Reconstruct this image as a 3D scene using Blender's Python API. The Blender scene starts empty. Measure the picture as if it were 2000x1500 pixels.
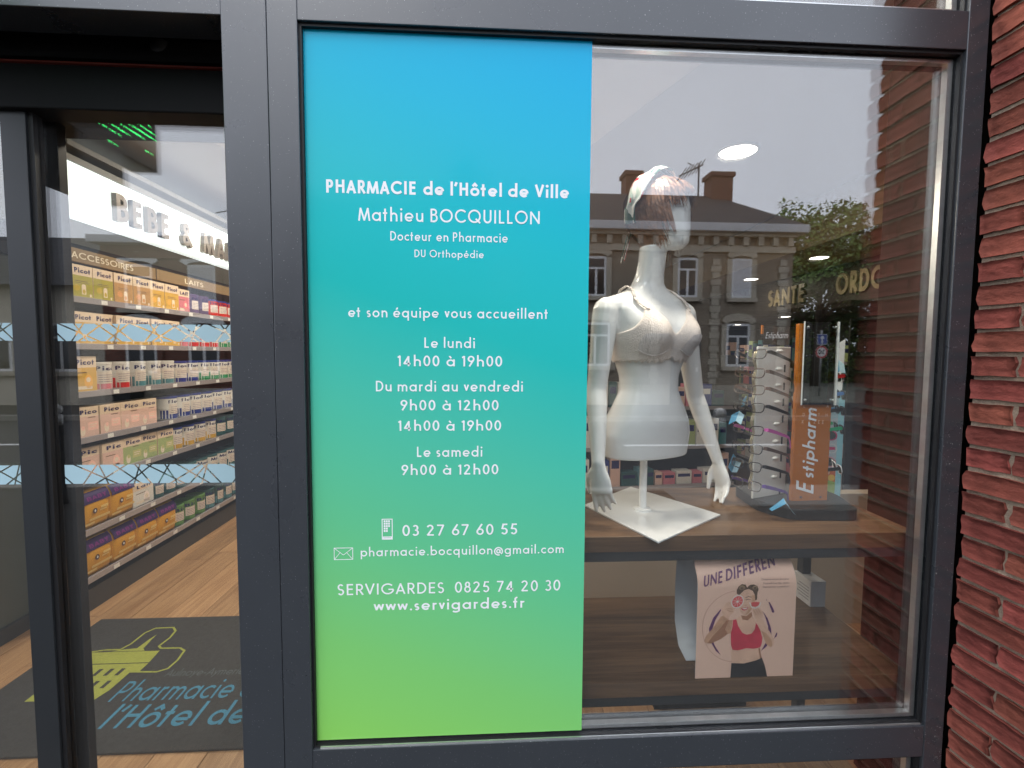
import bpy, bmesh, math, random
from math import sin, cos, pi, radians
from mathutils import Vector, Matrix
random.seed(7)
sc = bpy.context.scene
COL = sc.collection

# ------------------------------------------------------------------ camera
def camera_matrix(loc, yaw, pitch, roll):
    cy, sy, cp, sp = cos(yaw), sin(yaw), cos(pitch), sin(pitch)
    w = Vector((sy*cp, cy*cp, -sp)); r = Vector((cy, -sy, 0)); d = w.cross(r)
    r2 = cos(roll)*r + sin(roll)*d; d2 = -sin(roll)*r + cos(roll)*d
    m = Matrix((r2, -d2, -w)).transposed().to_4x4()
    m.translation = loc
    return m
cam = bpy.data.cameras.new('camera'); camo = bpy.data.objects.new('camera', cam); COL.objects.link(camo)
cam.sensor_fit = 'HORIZONTAL'; cam.sensor_width = 36.0; cam.lens = 940/2000*36
cam.clip_start = 0.02; cam.clip_end = 600
camo.matrix_world = camera_matrix(Vector((0, -1.25, 1.5)), radians(3.26), radians(3.6), radians(-.335))
sc.camera = camo

# ------------------------------------------------------------------ sky, sun, exposure
W = bpy.data.worlds.new('World'); sc.world = W; W.use_nodes = True
wn = W.node_tree; wn.nodes.clear()
sky = wn.nodes.new('ShaderNodeTexSky'); sky.sky_type = 'NISHITA'; sky.sun_disc = False
sky.sun_elevation = radians(50); sky.sun_rotation = radians(215); sky.dust_density = 4.0; sky.air_density = 1.5
hs = wn.nodes.new('ShaderNodeHueSaturation'); hs.inputs['Saturation'].default_value = .12
mx = wn.nodes.new('ShaderNodeMix'); mx.data_type = 'RGBA'; mx.inputs[0].default_value = .8
mx.inputs[7].default_value = (12.0, 12.9, 15.0, 1)       # the even grey of a closed cloud layer
tc = wn.nodes.new('ShaderNodeTexCoord'); nz = wn.nodes.new('ShaderNodeTexNoise'); nz.inputs['Scale'].default_value = 2.2; nz.inputs['Detail'].default_value = 4
mp = wn.nodes.new('ShaderNodeMapRange'); mp.inputs[3].default_value = .86; mp.inputs[4].default_value = 1.12
vm = wn.nodes.new('ShaderNodeVectorMath'); vm.operation = 'SCALE'
bg = wn.nodes.new('ShaderNodeBackground'); bg.inputs['Strength'].default_value = .15
wo = wn.nodes.new('ShaderNodeOutputWorld')
wn.links.new(sky.outputs[0], hs.inputs['Color']); wn.links.new(hs.outputs[0], mx.inputs[6])
wn.links.new(tc.outputs['Generated'], nz.inputs['Vector']); wn.links.new(nz.outputs[0], mp.inputs[0])
wn.links.new(mx.outputs[2], vm.inputs[0]); wn.links.new(mp.outputs[0], vm.inputs['Scale'])
wn.links.new(vm.outputs[0], bg.inputs['Color']); wn.links.new(bg.outputs[0], wo.inputs['Surface'])
sun = bpy.data.lights.new('sun', 'SUN'); sun.energy = .9; sun.angle = radians(25); sun.color = (1, .97, .93)
suno = bpy.data.objects.new('sun', sun); COL.objects.link(suno)
suno.rotation_euler = Vector((.35, .75, -1.0)).to_track_quat('-Z', 'Y').to_euler(); suno.location = (0, -5, 12)
vs = sc.view_settings; vs.view_transform = 'Standard'; vs.look = 'None'; vs.gamma = 1; vs.exposure = 0.12; vs.use_curve_mapping = False
cy_ = sc.cycles; cy_.use_denoising = True; cy_.max_bounces = 9; cy_.use_adaptive_sampling = True; cy_.adaptive_threshold = .02; cy_.transparent_max_bounces = 40
cy_.glossy_bounces = 5; cy_.diffuse_bounces = 3; cy_.sample_clamp_indirect = 6; cy_.caustics_reflective = False; cy_.caustics_refractive = False
cy_.blur_glossy = .3

# ------------------------------------------------------------------ materials
MATS = {}
def M(name, col=(.5, .5, .5), rough=.5, metal=0., spec=.5, var=0., vscale=8., bump=0., bscale=60., rand=0., emit=0., coat=0., hue=0., alpha=None, stretch=None, rvar=0.):
    if name in MATS: return MATS[name]
    m = bpy.data.materials.new(name); m.use_nodes = True; t = m.node_tree; b = t.nodes['Principled BSDF']
    b.inputs['Base Color'].default_value = (*col, 1); b.inputs['Roughness'].default_value = rough
    b.inputs['Metallic'].default_value = metal; b.inputs['Specular IOR Level'].default_value = spec
    b.inputs['Coat Weight'].default_value = coat
    if emit:
        b.inputs['Emission Color'].default_value = (*col, 1); b.inputs['Emission Strength'].default_value = emit
    src = None
    N = t.nodes.new; L = t.links.new
    if var or bump or rvar:
        c = N('ShaderNodeTexCoord'); vec = c.outputs['Object']
        if rand or stretch:
            oi = N('ShaderNodeObjectInfo'); a = N('ShaderNodeVectorMath'); a.operation = 'MULTIPLY_ADD'
            cmb = N('ShaderNodeCombineXYZ')
            for k in range(3): L(oi.outputs['Random'], cmb.inputs[k])
            L(cmb.outputs[0], a.inputs[0]); a.inputs[1].default_value = (37, 53, 71); L(vec, a.inputs[2]); vec = a.outputs[0]
        if stretch:
            mpn = N('ShaderNodeMapping'); mpn.inputs['Scale'].default_value = stretch; L(vec, mpn.inputs[0]); vec = mpn.outputs[0]
    if var or rand or hue:
        h = N('ShaderNodeHueSaturation'); h.inputs['Color'].default_value = (*col, 1); src = h.outputs[0]
        val = None
        if var:
            n1 = N('ShaderNodeTexNoise'); n1.inputs['Scale'].default_value = vscale; n1.inputs['Detail'].default_value = 5; n1.inputs['Roughness'].default_value = .65
            L(vec, n1.inputs['Vector'])
            mr = N('ShaderNodeMapRange'); mr.inputs[1].default_value = .3; mr.inputs[2].default_value = .7
            mr.inputs[3].default_value = 1-var; mr.inputs[4].default_value = 1+var; L(n1.outputs[0], mr.inputs[0]); val = mr.outputs[0]
        if rand:
            oi2 = N('ShaderNodeObjectInfo'); m2 = N('ShaderNodeMapRange'); m2.inputs[3].default_value = 1-rand; m2.inputs[4].default_value = 1+rand
            L(oi2.outputs['Random'], m2.inputs[0])
            if val:
                mm = N('ShaderNodeMath'); mm.operation = 'MULTIPLY'; L(val, mm.inputs[0]); L(m2.outputs[0], mm.inputs[1]); val = mm.outputs[0]
            else: val = m2.outputs[0]
            if hue:
                f = N('ShaderNodeMath'); f.operation = 'MULTIPLY'; f.inputs[1].default_value = 7.31; L(oi2.outputs['Random'], f.inputs[0])
                fr = N('ShaderNodeMath'); fr.operation = 'FRACT'; L(f.outputs[0], fr.inputs[0])
                m3 = N('ShaderNodeMapRange'); m3.inputs[3].default_value = .5-hue; m3.inputs[4].default_value = .5+hue; L(fr.outputs[0], m3.inputs[0]); L(m3.outputs[0], h.inputs['Hue'])
        if val: L(val, h.inputs['Value'])
        L(src, b.inputs['Base Color'])
        if emit: L(src, b.inputs['Emission Color'])
    if bump:
        n2 = N('ShaderNodeTexNoise'); n2.inputs['Scale'].default_value = bscale; n2.inputs['Detail'].default_value = 6; L(vec, n2.inputs['Vector'])
        bp = N('ShaderNodeBump'); bp.inputs['Strength'].default_value = bump; bp.inputs['Distance'].default_value = .01
        L(n2.outputs[0], bp.inputs['Height']); L(bp.outputs[0], b.inputs['Normal'])
    if rvar:
        n3 = N('ShaderNodeTexNoise'); n3.inputs['Scale'].default_value = 5; n3.inputs['Detail'].default_value = 6; L(vec, n3.inputs['Vector'])
        m4 = N('ShaderNodeMapRange'); m4.inputs[1].default_value = .3; m4.inputs[2].default_value = .7; m4.inputs[3].default_value = rough-rvar; m4.inputs[4].default_value = rough+rvar
        L(n3.outputs[0], m4.inputs[0]); L(m4.outputs[0], b.inputs['Roughness'])
    MATS[name] = m
    return m

def add_specks(m, scale=260, lo=.72, col=(.3, .3, .3)):
    # pale dust specks and splashes caught on a coated surface
    t = m.node_tree; b = t.nodes['Principled BSDF']; N = t.nodes.new; L = t.links.new
    c = N('ShaderNodeTexCoord'); n = N('ShaderNodeTexNoise'); n.inputs['Scale'].default_value = scale; n.inputs['Detail'].default_value = 1; L(c.outputs['Object'], n.inputs['Vector'])
    mr = N('ShaderNodeMapRange'); mr.inputs[1].default_value = lo; mr.inputs[2].default_value = lo+.04; L(n.outputs[0], mr.inputs[0])
    mix = N('ShaderNodeMix'); mix.data_type = 'RGBA'; L(mr.outputs[0], mix.inputs[0])
    src = b.inputs['Base Color'].links[0].from_socket if b.inputs['Base Color'].links else None
    if src: L(src, mix.inputs[6])
    else: mix.inputs[6].default_value = b.inputs['Base Color'].default_value
    mix.inputs[7].default_value = (*col, 1); L(mix.outputs[2], b.inputs['Base Color'])
def glass_mat(name, f0, tint, rough=0.0):
    m = bpy.data.materials.new(name); m.use_nodes = True; t = m.node_tree; t.nodes.clear(); N = t.nodes.new; L = t.links.new
    lw = N('ShaderNodeLayerWeight'); lw.inputs[0].default_value = .5
    pw = N('ShaderNodeMath'); pw.operation = 'POWER'; pw.inputs[1].default_value = 5; L(lw.outputs['Facing'], pw.inputs[0])
    mr = N('ShaderNodeMapRange'); mr.inputs[3].default_value = f0; mr.inputs[4].default_value = 1; L(pw.outputs[0], mr.inputs[0])
    tr = N('ShaderNodeBsdfTransparent'); tr.inputs[0].default_value = (*tint, 1)
    gl = N('ShaderNodeBsdfGlossy'); gl.inputs['Roughness'].default_value = rough; gl.inputs['Color'].default_value = (1, 1, 1, 1)
    mix = N('ShaderNodeMixShader'); L(mr.outputs[0], mix.inputs[0]); L(tr.outputs[0], mix.inputs[1]); L(gl.outputs[0], mix.inputs[2])
    o = N('ShaderNodeOutputMaterial'); L(mix.outputs[0], o.inputs[0]); MATS[name] = m
    return m

def wood_mat(name, dark, light, axis, scale=1., rough=.45, rand=.12):
    # long grain along one object axis
    m = bpy.data.materials.new(name); m.use_nodes = True; t = m.node_tree; b = t.nodes['Principled BSDF']; N = t.nodes.new; L = t.links.new
    c = N('ShaderNodeTexCoord'); oi = N('ShaderNodeObjectInfo'); cmb = N('ShaderNodeCombineXYZ')
    for k in range(3): L(oi.outputs['Random'], cmb.inputs[k])
    a = N('ShaderNodeVectorMath'); a.operation = 'MULTIPLY_ADD'; a.inputs[1].default_value = (31, 47, 23); L(cmb.outputs[0], a.inputs[0]); L(c.outputs['Object'], a.inputs[2])
    s = [14*scale]*3; s[axis] = 1.1*scale
    mp_ = N('ShaderNodeMapping'); mp_.inputs['Scale'].default_value = s; L(a.outputs[0], mp_.inputs[0])
    n1 = N('ShaderNodeTexNoise'); n1.inputs['Scale'].default_value = 1.4; n1.inputs['Detail'].default_value = 6; n1.inputs['Distortion'].default_value = 1.2; L(mp_.outputs[0], n1.inputs['Vector'])
    s2 = [90*scale]*3; s2[axis] = 3*scale
    mp2 = N('ShaderNodeMapping'); mp2.inputs['Scale'].default_value = s2; L(a.outputs[0], mp2.inputs[0])
    n2 = N('ShaderNodeTexNoise'); n2.inputs['Scale'].default_value = 1.5; n2.inputs['Detail'].default_value = 4; L(mp2.outputs[0], n2.inputs['Vector'])
    mixn = N('ShaderNodeMix'); mixn.inputs[0].default_value = .38; L(n1.outputs[0], mixn.inputs[2]); L(n2.outputs[0], mixn.inputs[3])
    cr = N('ShaderNodeValToRGB'); e = cr.color_ramp.elements; e[0].position = .34; e[0].color = (*dark, 1); e[1].position = .66; e[1].color = (*light, 1); L(mixn.outputs[0], cr.inputs[0])
    h = N('ShaderNodeHueSaturation'); m2 = N('ShaderNodeMapRange'); m2.inputs[3].default_value = 1-rand; m2.inputs[4].default_value = 1+rand; L(oi.outputs['Random'], m2.inputs[0]); L(m2.outputs[0], h.inputs['Value'])
    L(cr.outputs[0], h.inputs['Color']); L(h.outputs[0], b.inputs['Base Color']); b.inputs['Roughness'].default_value = rough
    bp = N('ShaderNodeBump'); bp.inputs['Strength'].default_value = .08; bp.inputs['Distance'].default_value = .004; L(n2.outputs[0], bp.inputs['Height']); L(bp.outputs[0], b.inputs['Normal'])
    MATS[name] = m
    return m

# ------------------------------------------------------------------ mesh builder
class MB:
    def __init__(s): s.v = []; s.f = []; s.m = []; s.cur = 0
    def add(s, vs, fs, m=None):
        o = len(s.v); s.v += [tuple(p) for p in vs]; s.f += [tuple(i+o for i in f) for f in fs]; s.m += [s.cur if m is None else m]*len(fs)
        return s
    def box(s, x0, y0, z0, x1, y1, z1, m=None):
        if x0 > x1: x0, x1 = x1, x0
        if y0 > y1: y0, y1 = y1, y0
        if z0 > z1: z0, z1 = z1, z0
        return s.add([(x0,y0,z0),(x1,y0,z0),(x1,y1,z0),(x0,y1,z0),(x0,y0,z1),(x1,y0,z1),(x1,y1,z1),(x0,y1,z1)],
                     [(0,3,2,1),(4,5,6,7),(0,1,5,4),(1,2,6,5),(2,3,7,6),(3,0,4,7)], m)
    def obox(s, o, ex, ey, ez, m=None):   # corner + three edge vectors (right handed)
        o, ex, ey, ez = map(Vector, (o, ex, ey, ez))
        p = [o, o+ex, o+ex+ey, o+ey]; p += [q+ez for q in p]
        return s.add(p, [(0,3,2,1),(4,5,6,7),(0,1,5,4),(1,2,6,5),(2,3,7,6),(3,0,4,7)], m)
    def prism(s, pts, z0, z1, m=None):    # polygon in xy, counter clockwise
        n = len(pts)
        return s.add([(x,y,z0) for x,y in pts]+[(x,y,z1) for x,y in pts], [tuple(range(n-1,-1,-1)), tuple(range(n,2*n))]+[(i,(i+1)%n,n+(i+1)%n,n+i) for i in range(n)], m)
    def loft(s, rings, cap=True, closed=True, m=None):
        n = len(rings[0]); vs = [p for r in rings for p in r]; fs = []
        for k in range(len(rings)-1):
            for i in range(n if closed else n-1):
                j = (i+1) % n; fs.append((k*n+i, k*n+j, (k+1)*n+j, (k+1)*n+i))
        if cap: fs += [tuple(range(n-1,-1,-1)), tuple(range((len(rings)-1)*n, len(rings)*n))]
        return s.add(vs, fs, m)
    def tube(s, path, r, n=8, m=None, cap=True):
        path = [Vector(p) for p in path]; rs = r if isinstance(r, (list, tuple)) else [r]*len(path)
        rings = []; up = None
        for i, p in enumerate(path):
            t = (path[min(i+1, len(path)-1)]-path[max(i-1, 0)]).normalized()
            if up is None: up = Vector((0,0,1)) if abs(t.z) < .9 else Vector((1,0,0))
            a = t.cross(up)
            if a.length < 1e-6: a = t.orthogonal()
            a.normalize(); bq = a.cross(t).normalized(); up = bq
            rings.append([p + rs[i]*(cos(2*pi*k/n)*a + sin(2*pi*k/n)*bq) for k in range(n)])
        return s.loft(rings, cap, True, m)
    def lathe(s, prof, c=(0,0,0), n=16, m=None):
        rings = [[(c[0]+r*cos(2*pi*k/n), c[1]+r*sin(2*pi*k/n), c[2]+z) for k in range(n)] for r, z in prof]
        return s.loft(rings, True, True, m)
    def poly(s, pts3, m=None): return s.add(pts3, [tuple(range(len(pts3)))], m)
    def build(s, name, mats, parent=None, smooth=False, bevel=0., loc=None):
        me = bpy.data.meshes.new(name); me.from_pydata(s.v, [], s.f)
        mats = mats if isinstance(mats, (list, tuple)) else [mats]
        for q in mats: me.materials.append(q)
        if len(mats) > 1: me.polygons.foreach_set('material_index', s.m)
        if smooth: me.polygons.foreach_set('use_smooth', [True]*len(me.polygons))
        me.update()
        o = bpy.data.objects.new(name, me); COL.objects.link(o)
        if parent: o.parent = parent
        if loc: o.location = loc
        if bevel:
            bv = o.modifiers.new('bevel', 'BEVEL'); bv.width = bevel; bv.segments = 2; bv.limit_method = 'ANGLE'; bv.angle_limit = radians(40)
            bv.harden_normals = False
        return o
def tag(o, label, cat, group=None):
    o['label'] = label; o['category'] = cat
    if group: o['group'] = group
    return o
def thing(name, label, cat, loc=(0,0,0), rz=0, group=None):
    o = bpy.data.objects.new(name, None); COL.objects.link(o); o.empty_display_size = .05; o.location = loc; o.rotation_euler = (0,0,rz)
    return tag(o, label, cat, group)
def struct(o, kind='structure'):
    o['kind'] = kind; return o
def smooth_by_angle(o, ang=35):
    me = o.data; me.polygons.foreach_set('use_smooth', [True]*len(me.polygons))
    bm = bmesh.new(); bm.from_mesh(me)
    for e in bm.edges:
        if len(e.link_faces) == 2 and e.calc_face_angle(0) > radians(ang): e.smooth = False
    bm.to_mesh(me); bm.free(); return o
def copy_part(src, parent):
    c = src.copy(); COL.objects.link(c); c.parent = parent; return c

# ------------------------------------------------------------------ stroke lettering (geometric sans), cap height 1
def arc(cx, cy, rx, ry, a0, a1, n=None):
    n = n or max(4, int(abs(a1-a0)/15))
    return [(cx+rx*cos(radians(a0+(a1-a0)*i/n)), cy+ry*sin(radians(a0+(a1-a0)*i/n))) for i in range(n+1)]
def glyph(ch, s):
    h = s/2; X = .655; A = 1.07; D = .3; ry = (X-s)/2; rx = ry*1.04+max(0, s-.14)*.45; c = X/2; cx = h+rx; R = 2*rx+h; st = []; disc = []
    LB = RB = 's'
    def ln(*p): st.append(list(p))
    ACC = {'é': 'e', 'ê': 'e', 'ô': 'o', 'à': 'a', 'É': 'E', 'è': 'e'}
    if ch in ACC:
        st, disc, w, LB, RB = glyph(ACC[ch], s); m = w/2; st = list(st); t = 1.0 if ACC[ch] == 'E' else X
        if ch in 'éÉ': st.append([(m-.05, t+.1), (m+.1, t+.3)])
        elif ch in 'àè': st.append([(m+.05, t+.1), (m-.1, t+.3)])
        else: st.append([(m-.17, t+.09), (m, t+.27), (m+.17, t+.09)])
        return st, disc, w, LB, RB
    r = .195+h*.25
    if ch == 'a': ln(*arc(cx,c,rx,ry,0,360,28)); ln((R,0),(R,X)); LB='r'
    elif ch == 'b': ln(*arc(cx,c,rx,ry,0,360,28)); ln((h,0),(h,A)); RB='r'
    elif ch == 'c': ln(*arc(cx,c,rx,ry,48,312)); LB='r'; RB='d'
    elif ch == 'd': ln(*arc(cx,c,rx,ry,0,360,28)); ln((R,0),(R,A)); LB='r'
    elif ch == 'e': ln(*arc(cx,c,rx,ry,-4,318)); ln((h,c-h*.3),(R,c-h*.3)); LB=RB='r'
    elif ch == 'f': ln((.1+h,0),(.1+h,A-h-.14),*arc(.1+h+.14,A-h-.14,.14,.14,180,75)); ln((0,X-h),(.34,X-h)); LB=RB='d'
    elif ch == 'g': ln(*arc(cx,c,rx,ry,0,360,28)); ln((R,X),(R,-.1),*arc(cx,-.1,rx,D-.1-h,0,-150)); LB='r'
    elif ch in 'hn': ln((h,0),(h,A if ch=='h' else X)); ln((h,X-h-r),*arc(h+r,X-h-r,r,r,180,0),(h+2*r,0))
    elif ch == 'i': ln((h,0),(h,X)); disc.append((h,X+.24,s*.62))
    elif ch == 'j': ln((h,-D),(h,X)); disc.append((h,X+.24,s*.62))
    elif ch == 'k': ln((h,0),(h,A)); ln((h,.25),(.36,X)); ln((.16,.36),(.4,0)); RB='d'
    elif ch == 'l': ln((h,0),(h,A))
    elif ch == 'm':
        q = r*.88; ln((h,0),(h,X)); ln((h,X-h-q),*arc(h+q,X-h-q,q,q,180,0),(h+2*q,0)); ln((h+2*q,X-h-q),*arc(h+3*q,X-h-q,q,q,180,0),(h+4*q,0))
    elif ch == 'o': ln(*arc(cx,c,rx,ry,0,360,28)); LB=RB='r'
    elif ch == 'p': ln(*arc(cx,c,rx,ry,0,360,28)); ln((h,-D),(h,X)); RB='r'
    elif ch == 'q': ln(*arc(cx,c,rx,ry,0,360,28)); ln((R,-D),(R,X)); LB='r'
    elif ch == 'r': ln((h,0),(h,X)); ln((h,X-h-.17),*arc(h+.17,X-h-.17,.17,.17,180,62)); RB='d'
    elif ch == 's':
        q = (X-s)/4; e = .12; ln(*arc(h+e,X-h-q,e,q,35,270),*arc(h+e,h+q,e,q,90,-145)[1:]); LB=RB='r'
    elif ch == 't': ln((.1+h,0),(.1+h,X+.27)); ln((0,X-h),(.2+s,X-h)); LB=RB='d'
    elif ch == 'u': ln((h,X),(h,h+r),*arc(h+r,h+r,r,r,180,360),(h+2*r,X)); ln((h+2*r,0),(h+2*r,X))
    elif ch == 'v': ln((h,X),(.25,s*.75),(.5-h,X)); LB=RB='d'
    elif ch == 'w': ln((h,X),(.23,s*.8),(.42,X-s*.4),(.61,s*.8),(.84-h,X)); LB=RB='d'
    elif ch == 'x': ln((h,0),(.44,X)); ln((h,X),(.44,0)); LB=RB='d'
    elif ch == 'y': ln((h,X),(.25,s)); ln((.5-h,X),(.1,-D)); LB=RB='d'
    elif ch == 'z': ln((0,X-h),(.4,X-h),(h,h),(.42,h))
    elif ch == 'A': ln((h*.9,0),(.37,1-s*.5),(.74-h*.9,0)); ln((.15,.3),(.59,.3)); LB=RB='d'
    elif ch == 'B': ln((h,0),(h,1)); ln((s,1-h),(.25,1-h),*arc(.25,.77-h*.5,.19,.23-h*.5,90,-90)[1:],(s,.54)); ln((s,h),(.27,h),*arc(.27,.27+h*.5,.22,.27-h*.5,-90,90)[1:],(s*.99,.54)); RB='r'
    elif ch in 'CG':
        ln(*arc(.5,.5,.5-h,.5-h,42,318 if ch=='C' else 352)); LB='r'; RB='d'
        if ch=='G': ln((.55,.45),(1-h,.45))
    elif ch == 'D': ln((h,0),(h,1)); ln((s*.95,h),(.27,h),*arc(.27,.5,.42-h,.5-h,-90,90)[1:],(s*.95,1-h)); RB='r'
    elif ch == 'E': ln((.48,1-h),(h,1-h),(h,h),(.48,h)); ln((h,.53),(.45,.53)); RB='d'
    elif ch == 'F': ln((.46,1-h),(h,1-h),(h,0)); ln((h,.5),(.42,.5)); RB='d'
    elif ch == 'H': ln((h,0),(h,1)); ln((.66-h,0),(.66-h,1)); ln((h,.53),(.66-h,.53))
    elif ch == 'I': ln((h,0),(h,1))
    elif ch == 'K': ln((h,0),(h,1)); ln((h,.42),(.52,1)); ln((.17,.56),(.58,0)); RB='d'
    elif ch == 'L': ln((h,1),(h,h),(.42,h)); RB='d'
    elif ch == 'M': ln((h*.8,0),(.17,1-s*.6),(.45,s*.4),(.73,1-s*.6),(.9-h*.8,0)); LB=RB='d'
    elif ch == 'N': ln((h,0),(h,1-s*.6),(.76-h,s*.6),(.76-h,1))
    elif ch in 'OQ':
        ln(*arc(.5,.5,.5-h,.5-h,0,360,36)); LB=RB='r'
        if ch=='Q': ln((.6,.32),(.95,0))
    elif ch == 'P': ln((h,0),(h,1)); ln((s*.95,1-h),(.28,1-h),*arc(.28,.73-h*.5,.25-h,.27-h*.5,90,-90)[1:],(s*.95,.46))
    elif ch == 'R': ln((h,0),(h,1)); ln((s*.95,1-h),(.28,1-h),*arc(.28,.73-h*.5,.25-h,.27-h*.5,90,-90)[1:],(s*.95,.46)); ln((.24,.46),(.52,0)); RB='d'
    elif ch == 'S':
        q = (1-s)/4; e = .23-h; ln(*arc(h+e,1-h-q,e,q,30,270),*arc(h+e+.01,h+q,e+.02,q,90,-150)[1:]); LB=RB='r'
    elif ch == 'T': ln((0,1-h),(.5,1-h)); ln((.25,0),(.25,1)); LB=RB='d'
    elif ch == 'U': ln((h,1),(h,.32),*arc(.31,.32,.31-h,.32-h,180,360),(.62-h,1))
    elif ch == 'V': ln((h*.8,1),(.36,s*.55),(.72-h*.8,1)); LB=RB='d'
    elif ch == 'X': ln((h,0),(.6,1)); ln((h,1),(.6,0)); LB=RB='d'
    elif ch == 'Y': ln((h,1),(.3,.45),(.6-h,1)); ln((.3,.45),(.3,0)); LB=RB='d'
    elif ch == 'Z': ln((0,1-h),(.56,1-h),(h,h),(.58,h))
    elif ch == '0': ln(*arc(.28,.5,.28-h,.5-h,0,360,30)); LB=RB='r'
    elif ch == '1': ln((h*.5,.8),(.2,1-h*.9),(.2,0)); LB='r'
    elif ch == '2': ln(*arc(.26,.74-h*.3,.26-h,.26-h*.7,165,-28),(h*1.1,h),(.54,h)); LB=RB='r'
    elif ch == '3': ln(*arc(.24,.76-h*.5,.22-h,.24-h*.5,150,-90),*arc(.24,.26+h*.5,.26-h,.26-h*.5,90,-150)[1:]); LB=RB='r'
    elif ch == '4': ln((.42,0),(.42,1-s*.7),(h,.24),(.58,.24)); LB=RB='r'
    elif ch == '5': ln((.48,1-h),(.17,1-h),(.09,.56),*arc(.25,.31,.26-h,.31-h,112,-150)); LB=RB='r'
    elif ch == '6': ln(*arc(.28,.3,.28-h,.3-h,0,360,28)); ln((h+.02,.4),(.42,1)); LB=RB='r'
    elif ch == '7': ln((0,1-h),(.5-h*.4,1-h),(.14,0)); LB=RB='r'
    elif ch == '8': ln(*arc(.26,.76-h*.5,.21-h,.24-h*.5,0,360,24)); ln(*arc(.26,.27+h*.5,.26-h,.27-h*.5,0,360,24)); LB=RB='r'
    elif ch == '9': ln(*arc(.28,.7,.28-h,.3-h,0,360,28)); ln((.56-h-.02,.6),(.14,0)); LB=RB='r'
    elif ch == '&': ln((.66,0),(.16,.68),*arc(.3,.8-h*.4,.15,.2-h*.6,200,-30),*arc(.26,.27,.26-h,.27-h,115,330)); LB=RB='r'
    elif ch == '@': ln(*arc(.46,.33,.46-h*.6,.46-h*.6,-50,290)[::1]); ln(*arc(.44,.33,.17,.19,0,360,20)); ln((.63,.52),(.63,.2),(.7,.12)); LB=RB='r'
    elif ch == '.': disc.append((h*1.1,s*.6,s*.6))
    elif ch == ',': ln((s*.6,s),(0,-.12))
    elif ch in "'’": ln((.16,1.02),(.04,.72)); LB=RB='d'
    elif ch == '-': ln((0,.32),(.3,.32))
    elif ch == '(' : ln(*arc(.3,.4,.25,.6,120,240))
    xs = [p[0] for q in st for p in q] + [d[0] for d in disc]
    w = (max(xs)+h) if xs else .3
    if ch in 'ilI1.': w = s if ch in 'ilI' else w
    return st, disc, w, LB, RB
SB = {'s': .088, 'r': .058, 'd': .022}
def text_shapes(txt, s=.13, slant=0., track=0.):
    """list of (list of quads as 4 points) per stroke, and total width"""
    x = 0; out = []; prev = None
    for ch in txt:
        if ch == ' ': x += .46+2*track; prev = None; continue
        st, disc, w, LB, RB = glyph(ch, s)
        if prev is not None: x += SB[prev]+SB[LB]+track
        for k, pl in enumerate(st):
            closed = len(pl) > 3 and (Vector(pl[0])-Vector(pl[-1])).length < 1e-4
            pts = [Vector(p) for i, p in enumerate(pl) if i == 0 or (Vector(p)-Vector(pl[i-1])).length > 1e-5]
            if closed: pts = pts[:-1]
            n = len(pts); m_ = n if closed else n-1; quads = []
            dirs = [(pts[(i+1) % n]-pts[i]).normalized() for i in range(m_)]
            def corner(i, j, v, sgn):     # offset of segment i at its end vertex v, next to segment j
                nv = Vector((-dirs[i].y, dirs[i].x))
                if j is None: return nv*(s/2), v
                nj = Vector((-dirs[j].y, dirs[j].x)); mm = nv+nj
                if mm.length > .5 and mm.normalized().dot(nv) > .82:
                    mm.normalize(); return mm*(s/2/mm.dot(nv)), v
                return nv*(s/2), v+dirs[i]*(sgn*s*(.5 if abs(dirs[i].dot(dirs[j])) < .3 else .22))
            for i in range(m_):
                a, va = corner(i, (i-1) % m_ if (i > 0 or closed) else None, pts[i], -1)
                b, vb = corner(i, (i+1) % m_ if (i < m_-1 or closed) else None, pts[(i+1) % n], 1)
                quads.append([(q.x+x+slant*q.y, q.y) for q in (va-a, vb-b, vb+b, va+a)])
            out.append(quads)
        for dx, dy, dr in disc:
            out.append([[(x+dx+dr*cos(2*pi*i/14)+slant*dy, dy+dr*sin(2*pi*i/14)) for i in range(14)]])
        x += w; prev = RB
    return out, x
def text_mesh(mb, txt, fn, x0, x1, y0, cap, s=.13, slant=0., m=None, rise=0., step=.00012, thick=0., width=None, track=0.):
    """fn(x, y, layer) -> 3d point. The line is fitted between x0 and x1 (or runs from x0 at natural width when x1 is None)."""
    sh, w = text_shapes(txt, s, slant, track)
    kx = (x1-x0)/w if x1 is not None else cap
    for k, quads in enumerate(sh):
        for qi, q in enumerate(quads):
            lay = step*(1+2*(k % 5)+qi % 2)
            pts = [fn(x0+px*kx, y0+py*cap+rise*px/w, lay+thick) for px, py in q]
            if thick:
                base = [fn(x0+px*kx, y0+py*cap+rise*px/w, 0) for px, py in q]; n = len(pts)
                mb.add(base+pts, [tuple(range(n, 2*n))]+[(i, (i+1) % n, n+(i+1) % n, n+i) for i in range(n)], m)
            else: mb.poly(pts, m)
    return w*kx

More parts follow.
